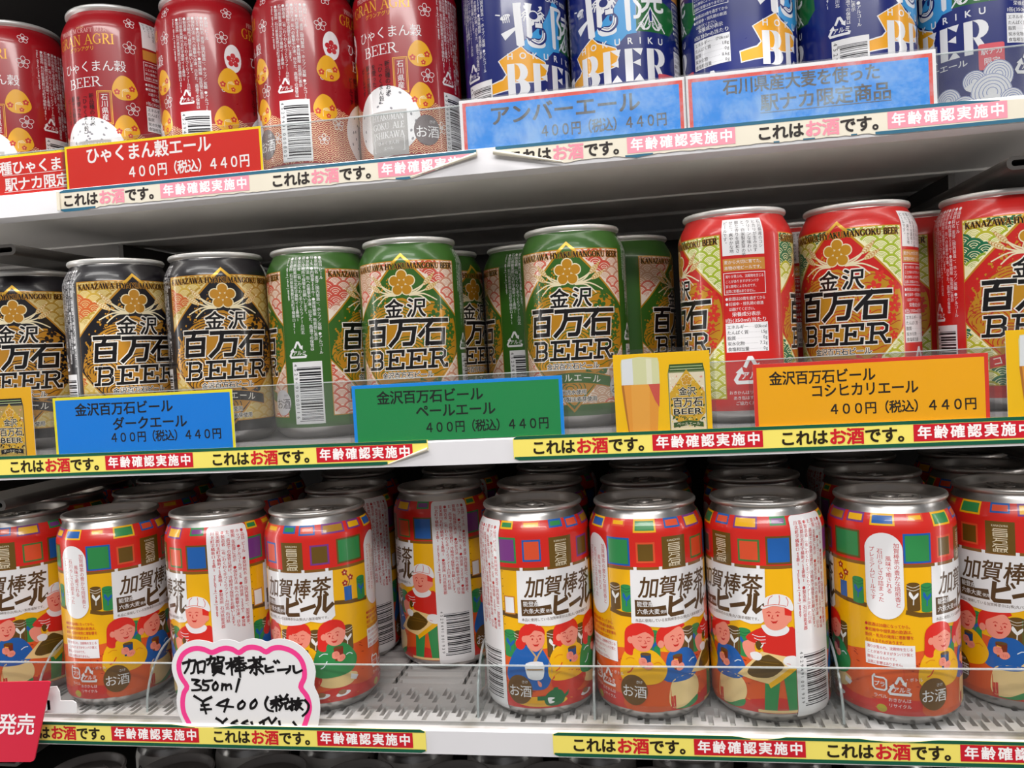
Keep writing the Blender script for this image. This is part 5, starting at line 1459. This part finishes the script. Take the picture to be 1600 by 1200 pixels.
def picture_art(w, h, bg, canc, style, gx=4.0):
    """picture card: glass of beer beside a can"""
    a = Art()
    a.rect(0, 0, w, h, C(bg), 0)
    g0, g1 = gx, gx + 20.4
    glass = [(g0 + .6, h - 2.6), (g0, h - 5), (g0, 24), (g0 + 1.2, 12), (g0 + 2.6, 0), (g1 - 2.2, 0), (g1 - 1.2, 12), (g1, 24), (g1, h - 5), (g1 - .6, h - 2.6)]
    a.poly(glass, C('#eda03c'), 1)
    a.poly([(g0 + 5, 25.6), (g0 + 15, 25.6), (g0 + 14, 0), (g0 + 5, 0)], C('#f0ab48'), 2)
    a.poly([(g0 + .6, h - 2.6), (g0, h - 5), (g0, 25.6), (g1, 25.6), (g1, h - 5), (g1 - .6, h - 2.6), (g0 + 10, h - 1.7)], C('#dedfae'), 2)
    a.poly([(g0 + .7, h - 3), (g0 + .3, 25.6), (g0 + 6.4, 25.6), (g0 + 6.4, h - 2.4)], C('#e8ebee'), 3)
    a.poly([(g0 + 13.6, h - 2.8), (g0 + 13.6, 25.6), (g0 + 16.5, 25.6), (g0 + 16.5, h - 3)], C('#eceacb'), 3)
    a.poly([(g1 - 6, 25.6), (g1, 25.6), (g1 - .8, 13), (g1 - 3, 17)], C('#d45a4c'), 3)
    a.poly([(g0, 25.6), (g0 + 1.2, 25.6), (g0 + 3.2, 0), (g0 + 2.6, 0), (g0 + 1.2, 12)], C('#b9742a'), 3)
    c0, c1 = g1 + 4.4, g1 + 24.0
    if w > c1:
        dk = C('#1d1a16')
        a.poly([(c0 + 1.0, h - 6.8), (c0, h - 11.6), (c0, 0), (c1, 0), (c1, h - 11.6), (c1 - 1.0, h - 6.8)], C('#7d8a5a') if canc != '#17141a' else C('#55504a'), 1)
        a.poly([(c0 + 1, h - 6.6), (c0 + .4, h - 10.4), (c1 - .4, h - 10.4), (c1 - 1, h - 6.6)], C(canc), 2)
        a.rect(c0 + 1.4, h - 8.2, c1 - 1.4, h - 7.6, C('#9db07a'), 3); a.rect(c0 + 1.2, h - 9.6, c1 - 1.2, h - 9.2, C('#c2cfa0'), 3)
        a.rect(c0 + .5, 0, c1 - .5, h - 11.2, C('#e9dcc0') if canc != '#17141a' else C('#b59a55'), 2)
        cm = (c0 + c1) / 2
        a.poly([(cm, h - 9.6), (c1 - .6, h - 22), (c1 - .6, 9), (cm + 4, 3), (cm - 4, 3), (c0 + .6, 9), (c0 + .6, h - 22)], C('#d9a92e'), 3)
        rnd = random.Random(9)
        for k in range(170):
            u, v = rnd.uniform(c0 + 1.2, c1 - 1.2), rnd.uniform(1.6, h - 13)
            ins = abs(u - cm) < (h - 9.6 - v) * .72
            q = rnd.random()
            a.ell(u, v, rnd.uniform(.25, .85), rnd.uniform(.2, .55), C(canc) if ins and q < .5 else C('#efd873') if ins else C('#e79a86') if q < .5 else C('#f4ecd8'), 4, 7, q * 3)
        plum(a, cm, h - 15.4, 3.0, C('#cf982a'), 5, (C('#f0e4c0'), .25))
        for s, v, sz, f in (('金沢', h - 23.0, 4.6, 9), ('百万石', h - 29.2, 5.6, 16), ('BEER', 8.6 if h > 40 else 7.4, 4.4, 15.5)):
            outline_text(a, s, cm, v, sz, dk, C('#efe6cf'), 6, hb=.05, al='c', b=.02, fit=f)
        a.poly([(c0 + 2, 4.2), (cm, 5.4), (c1 - 2, 4.2), (c1 - 2, 1.6), (cm, 2.8), (c0 + 2, 1.6)], C(canc), 8)
        a.t(style, cm, 2.7, 2.1, C('#efe6cf'), 9, al='c')
    return a
card('picture_card', 41.2, 92.2, .8, 43.0, YM - .4, picture_art(51, 42.2, '#fcc60a', '#3c5a2a', 'ペールエール'), 'yellow picture card of a glass of beer beside a green-topped can', 'beer picture cards on the middle shelf', cat='picture card')
card('picture_card', 237.4, 288, .8, 44.6, YM - .4, picture_art(50.6, 43.8, '#fcc60a', '#b02a20', 'コシヒカリエール', 6.0), 'yellow picture card cut by the right frame edge', 'beer picture cards on the middle shelf', cat='picture card')
card('picture_card', -365.5, -313.4, .8, 43.2, YM - .4, picture_art(52.1, 42.4, '#efb31c', '#17141a', 'ダークエール', 1.6), 'yellow picture card of a dark can, cut by the left frame edge', 'beer picture cards on the middle shelf', cat='picture card')

YT = FT + .9
card('price_card', -287.5, -158.2, ZT - 2.2, 189.2, YT, price_art(129.3, 28.4, '#cf2a20', '#f2d31c', 1.4, '#f2ecec', [(14.0, 17.6, 10.4, 'ひゃくまん穀エール', 83), (41, 6.2, 8.2, P400, 80)]), 'red price card with yellow border reading in white, before the pink-red cans', 'price cards on the top shelf')
a = price_art(120, 27.6, '#cf2a20', '#f2d31c', 1.4, '#f2ecec', [(42.5, 16.4, 8.8, '種ひゃくま', 44), (45.5, 6.2, 8.8, '駅ナカ限定', 45)])
a.rect(45, 15.0, 92, 15.3, C('#f2ecec'), 3); a.rect(45, 4.8, 92, 5.1, C('#f2ecec'), 3)
card('price_card', -378, -284, ZT - 2.2, 188.2, YT + 2.2, a, 'red price card cut by the left frame edge, tucked behind its neighbour', 'price cards on the top shelf', m=0.0)
card('price_card', -36.4, 85.6, ZT - 2.2, 189.4, YT, price_art(122, 28.6, '#1e8ce8', '#de4a3c', 1.9, '#514c49', [(15, 15.6, 11.6, 'アンバーエール', 84), (43, 6.0, 7.8, P400, 70)]), 'faded blue price card with grey lettering, left of the two, red border', 'price cards on the top shelf', M_SLEEVE_WORN, mat=M_WORN, edge=1.7)
a = price_art(123.4, 28.6, '#1e8ce8', '#de4a3c', 1.9, '#514c49', [(18, 19.0, 8.8, '石川県産大麦を使った', 80), (37, 8.4, 9.6, '駅ナカ限定商品', 66)])
a.rect(37, 6.6, 103, 7.0, C('#514c49'), 3)
card('price_card', 88.6, 212.0, ZT - 2.2, 189.6, YT, a, 'faded blue price card with two grey lines, right of the two, red border', 'price cards on the top shelf', M_SLEEVE_WORN, mat=M_WORN, edge=1.7)

# ------------------------------------------------------------------ printed notice strips on the rails
def notice(x0, x1, zc, y, starts, faded, label, torn=(), curls=(), cut=(), lift=()):
    """strip with green bands, repeated notice; torn = x ranges whose lower edge is ragged"""
    h = 13.4
    rnd = random.Random(int(x0))
    bg, band, ink, red, box, wht = ('#ebe5d6', '#2b6079', '#2a2423', '#ee8b9c', '#e88fa0', '#f6eeee') if faded else ('#f2e06a', '#15573f', '#2a2213', '#c8202a', '#c61c2c', '#f6efef')
    n = int((x1 - x0) / 3)
    top, bot = [], []
    for k in range(n + 1):
        x = x0 + (x1 - x0) * k / n
        d = 0.0
        for a, b, amt in torn:
            if a < x < b: d = amt * min(1, (x - a) / 12, (b - x) / 12) + rnd.uniform(-.35, .35)
        for a, b, da, db in lift:
            if a <= x <= b: d = max(d, da + (db - da) * (x - a) / (b - a) + rnd.uniform(-.25, .25))
        dt = 0.0
        for a, b, amt in cut:
            if a < x < b: dt = amt * math.sin(PI * (x - a) / (b - a))
        e = 1.2 if k in (0, n) and d < 1 else 0.0
        bot.append((x - x0, d + e)); top.append((x - x0, h - e - dt))
    outline = bot + rev(top)
    root = MB().plate([outline], -.12, .12, to=lambda u, v, w: (u, w, v)).build('notice_strip', [M_FADED_PAPER if faded else M_STRIP], None, (x0, y, zc - h))
    tag(root, label, 'notice strip', 'age-check notice strips on the shelf fronts')
    A = Art()
    for k in range(n):
        (xa, ya), (xb, yb) = bot[k], bot[k + 1]
        if max(ya, yb) < 1.3 and not any(p <= xa + x0 <= q for p, q, *_ in lift): A.poly([(xa, ya), (xb, yb), (xb, 1.9), (xa, 1.9)], C(band), 1)
        (xa, ya), (xb, yb) = top[k], top[k + 1]
        if min(ya, yb) > h - 1.5: A.poly([(xa, h - 1.8), (xb, h - 1.8), (xb, yb), (xa, ya)], C(band), 1)
    L = x1 - x0
    for sx in starts:
        u = sx - x0
        for s, du, col, sz, b in (('これは', 0, ink, 8.3, .035), ('お酒', 24.6, red, 9.0, .035), ('です。', 42.2, ink, 8.3, .035)):
            A.t(s, u + du, 3.6 - (sz - 8.3) * .3, sz, C(col), 2, b=b, res=4)
        A.rect(u + 66.0, 2.7, u + 123.4, 11.4, C(box), 2)
        for k, ch in enumerate('年齢確認実施中'):
            A.t(ch, u + 71.2 + 7.9 * k, 4.6, 7.0, C(wht), 3, al='c', b=.03, res=4)
    # trim print that would run past the ends or into the torn edge
    T, idx, cols, lay = A._arr()
    xs = [p[0] for p in bot]; bs = [p[1] for p in bot]
    T, idx = slice_tris(T, idx, 0, [0.5, L - .5] + [p - x0 + k * 1.2 for p, q, *_ in lift for k in range(int((q - p) / 1.2) + 1)])
    if lift: T, idx = slice_tris(T, idx, 1, [k * .9 for k in range(2, 14)])
    keep = (T[:, :, 0].min(1) > .3) & (T[:, :, 0].max(1) < L - .3) & (T[:, :, 1].mean(1) > np.interp(T[:, :, 0].mean(1), xs, bs))
    B = Art(); B.T_ = [T[keep]]; B.c_ = [tuple(cols[i]) for i in idx[keep]]; B.l_ = [lay[i] for i in idx[keep]]
    link('lettering', B.flat('lettering', M_FADED if faded else M_PAPER, .15), root)
    for a, b, r0, r1 in curls:
        P = [(a[0] + (b[0] - a[0]) * t, -.8 - r0 * .8, a[1] + (b[1] - a[1]) * t) for t in (0, .25, .5, .75, 1)]
        m_ = MB(); k = 9
        vs = []
        for i, p in enumerate(P):
            r = r0 + (r1 - r0) * i / 4
            d = Vector((b[0] - a[0], 0, b[1] - a[1])).normalized(); q = Vector((0, 1, 0)); g = d.cross(q)
            for j in range(k):
                an = math.radians(40 + 300 * j / (k - 1))
                vs.append(tuple(Vector(p) + (q * math.cos(an) + g * math.sin(an)) * r))
        fs = [(i * k + j, i * k + j + 1, (i + 1) * k + j + 1, (i + 1) * k + j) for i in range(4) for j in range(k - 1)]
        m_.add(vs, fs).build('peeled_curl', [M_FADED_PAPER], root, smooth=60, recalc=False)
    return root
M_FADED_PAPER = plain('aged_paper', '#d6cebd', 0.55, 0, .06, 60)
M_STRIP = plain('yellow_paper', '#f2e06a', 0.42, 0, .04, 40)
notice(-292.5, -29, ZT - .2, FT - .5, (-290.5, -153.5), True, 'faded notice strip on the top shelf, left piece with torn right end', ((-275, -70, 1.6),),
       curls=(((.2, 1.0), (.4, 12.2), 1.0, .9), ((224, 1.2), (263.2, 10.6), .25, 1.15)), lift=((-70, -29, .4, 10.0),))
notice(-19, 330, ZT + .2, FT - .5, (-11.5, 122.8, 256.0), True, 'faded notice strip on the top shelf, right piece with a rolled-up left end', ((14, 60, 1.8), (60, 190, 1.4)),
       curls=(((-.4, 10.2), (38, 1.2), 1.5, .4),), cut=((225, 300, 2.2),), lift=((-19, 22, 9.2, .6),))
notice(-460, -64.5, ZM + 1.2, FM - .5, (-331.6, -196.9), False, 'yellow notice strip on the middle shelf, left piece with a peeling corner', (),
       curls=(((372, .6), (395.6, 8.4), .25, 1.0),), lift=((-90, -64.5, 0, 8.2),))
notice(-15.8, 330, ZM + 1.2, FM - .5, (-5.8, 126.0), False, 'yellow notice strip on the middle shelf, right piece under the picture card')
notice(-460, -74.5, ZB + .6, FB - .5, (-337.2, -205.5), False, 'yellow notice strip on the bottom shelf, left piece below the handwritten tag', cut=((-230, -190, 1.6),))
notice(-2.0, 330, ZB + .6, FB - .5, (8.1, 141.0), False, 'yellow notice strip on the bottom shelf, right piece below the front cans', cut=((96, 122, 1.6), (158, 196, 1.4)))

# ------------------------------------------------------------------ handwritten tag
def tag_pt(p):
    a, b = p
    return (-231.25 + .06075 * a - .00415 * b, -108.70 + .00065 * a - .05741 * b)
TAG_OUT = [(185, 985), (165, 940), (120, 830), (100, 700), (115, 560), (70, 450), (50, 330), (85, 210), (170, 110), (300, 65), (420, 75), (490, 95), (560, 70), (640, 62), (720, 75), (765, 95), (830, 68), (920, 55), (1000, 70), (1050, 90), (1110, 68), (1200, 60), (1320, 90), (1430, 165), (1510, 270), (1550, 400), (1535, 540), (1580, 650), (1597, 780), (1580, 940), (1570, 985)]
PINK = [(250, 985), (228, 930), (180, 830), (166, 720), (182, 620), (214, 552), (150, 450), (126, 330), (165, 225), (240, 170), (320, 152), (400, 166), (480, 196), (560, 166), (630, 152), (700, 168), (762, 200), (830, 158), (900, 144), (980, 160), (1044, 194), (1110, 158), (1200, 152), (1310, 190), (1390, 260), (1430, 350), (1436, 460), (1400, 558), (1462, 650), (1490, 760), (1470, 860), (1430, 985)]
INK = [[(175, 308), (300, 278), (296, 340), (285, 400), (262, 414)], [(240, 275), (228, 345), (192, 407)], [(325, 308), (336, 408)], [(325, 306), (405, 292), (392, 402)], [(336, 398), (392, 394)],
       [(430, 272), (512, 256), (500, 300), (490, 312)], [(470, 240), (458, 296), (438, 322)], [(542, 246), (548, 292), (590, 286), (604, 250), (542, 246)], [(482, 322), (490, 400)], [(482, 322), (584, 310), (574, 396)], [(487, 346), (576, 340)], [(490, 371), (576, 366)], [(490, 398), (574, 392)], [(524, 402), (496, 432)], [(552, 400), (606, 420)],
       [(632, 312), (712, 296)], [(680, 266), (692, 424)], [(682, 318), (640, 362)], [(722, 260), (806, 254)], [(716, 290), (804, 283)], [(700, 326), (832, 310)], [(766, 250), (742, 318), (702, 352)], [(776, 302), (836, 348)], [(736, 360), (802, 352)], [(730, 390), (812, 382)], [(768, 345), (776, 446)],
       [(866, 282), (1026, 266)], [(916, 256), (922, 300)], [(986, 250), (980, 296)], [(948, 296), (905, 335), (820, 370)], [(948, 296), (1004, 338)], [(880, 356), (1004, 345)], [(942, 322), (946, 424), (924, 414)], [(902, 380), (884, 406)], [(974, 376), (1012, 412)],
       [(1042, 340), (1046, 396), (1116, 395)], [(1046, 372), (1112, 350)], [(1130, 294), (1142, 306)], [(1164, 290), (1176, 300)], [(1170, 382), (1262, 374)], [(1290, 346), (1284, 384), (1256, 412)], [(1326, 345), (1334, 398), (1358, 410), (1406, 388)],
       [(274, 482), (340, 490), (300, 525), (360, 552), (350, 586), (274, 592)], [(392, 492), (386, 528), (440, 546), (430, 588), (382, 592)], [(388, 500), (478, 488)], [(520, 510), (490, 545), (500, 588), (530, 580), (542, 540), (520, 510)], [(592, 530), (584, 586)], [(592, 546), (624, 532), (628, 580)], [(630, 546), (672, 532), (682, 572)], [(766, 480), (734, 602)],
       [(296, 656), (386, 712)], [(470, 666), (386, 712), (400, 770), (416, 832)], [(372, 752), (440, 744)], [(366, 796), (466, 790)],
       [(640, 690), (536, 746), (698, 766)], [(650, 692), (610, 812)], [(800, 706), (758, 742), (762, 784), (802, 776), (826, 730), (800, 706)], [(932, 692), (890, 732), (888, 780), (926, 768), (950, 722), (932, 692)],
       [(1060, 666), (1036, 728), (1060, 790), (1112, 808)], [(1100, 706), (1172, 682)], [(1098, 732), (1190, 700)], [(1148, 664), (1152, 800)], [(1150, 726), (1106, 772)], [(1154, 724), (1190, 760)], [(1190, 652), (1214, 682)], [(1262, 640), (1236, 682)], [(1196, 690), (1266, 680), (1260, 722), (1202, 726), (1196, 690)], [(1216, 730), (1184, 792)], [(1246, 726), (1250, 782), (1290, 770)],
       [(1290, 712), (1332, 702)], [(1310, 682), (1316, 792), (1294, 780)], [(1290, 762), (1336, 740)], [(1340, 706), (1416, 696)], [(1376, 676), (1344, 782)], [(1350, 732), (1402, 726), (1358, 792)], [(1366, 746), (1416, 786)], [(1446, 696), (1482, 746), (1466, 810), (1424, 852)],
       [(530, 890), (590, 932), (588, 975)], [(632, 894), (590, 932)], [(740, 912), (690, 940), (760, 960)], [(848, 912), (800, 938), (870, 960)], [(896, 930), (906, 960)], [(985, 930), (1062, 884)], [(1020, 910), (1022, 970)], [(1072, 880), (1100, 932)], [(1146, 884), (1108, 932)], [(1182, 918), (1190, 960)], [(1330, 924), (1358, 960)]]
pts = crom([tag_pt(p) for p in TAG_OUT], False, 3)
tg = MB().plate([pts], -.2, .2, to=lambda u, v, w: (u, w, v)).build('price_tag', [M_WHITE], None, (0, FB + 1.6, 0))
tag(tg, 'white scalloped price tag with pink border and black brush handwriting', 'price tag')
A = Art()
A.stroke(crom([tag_pt(p) for p in PINK], False, 3), 3.1, C('#f0418e'), 0)
for st in INK:
    q = [tag_pt(p) for p in st]
    A.stroke(q, 1.75, C('#131012'), 2, smooth=3 if len(q) > 2 else 0, w1=1.3, cap=True)
link('handwriting', A.flat('handwriting', M_PAPER, .24), tg)

# ------------------------------------------------------------------ red sale sign at the lower left
def sg(a, b): return (-333.6 + .06425 * a - .00496 * b, -116.4 + .00107 * a - .05812 * b)
corner = [(-420, 318), (470, 306), (494, 310), (503, 326), (497, 350), (338, 1120), (326, 1146), (296, 1160), (-420, 1168)]
sign = MB().plate([[sg(*p) for p in corner]], -.4, .4, to=lambda u, v, w: (u, w, v)).build('sale_sign', [plain('red_gloss_card', '#d5203f', .35, 0, .03, 30)], None, (0, -34, 0))
tag(sign, 'red sale sign with slanted right edge and white lettering, lower left corner', 'sign')
A = Art()
u, v = sg(-60, 856)
A.t('発', u, v + .6, 13.8, C('#f6eef0'), 1, b=.018, skew=.2, res=4, sx=.94)
u, v = sg(138, 856)
A.t('売', u, v + .6, 13.8, C('#f6eef0'), 1, b=.018, skew=.2, res=4, sx=.94)
link('lettering', A.flat('lettering', M_PAPER, .45, .02), sign)
hold = [sg(*p) for p in ((380, 420), (478, 412), (508, 470), (518, 566), (650, 566), (684, 590), (690, 620), (690, 697), (340, 697))]
MB().plate([hold], 7.0, 7.6, to=lambda u, v, w: (u, w, v)).box(hold[0][0] - 8, hold[0][0] - 1, .4, 7.6, hold[8][1] + 2, hold[8][1] + 8).box(hold[0][0] - 8, hold[0][0] + 1, 7.0, 7.6, hold[8][1] + 2, hold[8][1] + 8).build('white_holder', [M_WHITE], sign)

bpy.data.objects.remove(_to); bpy.data.curves.remove(_tc)
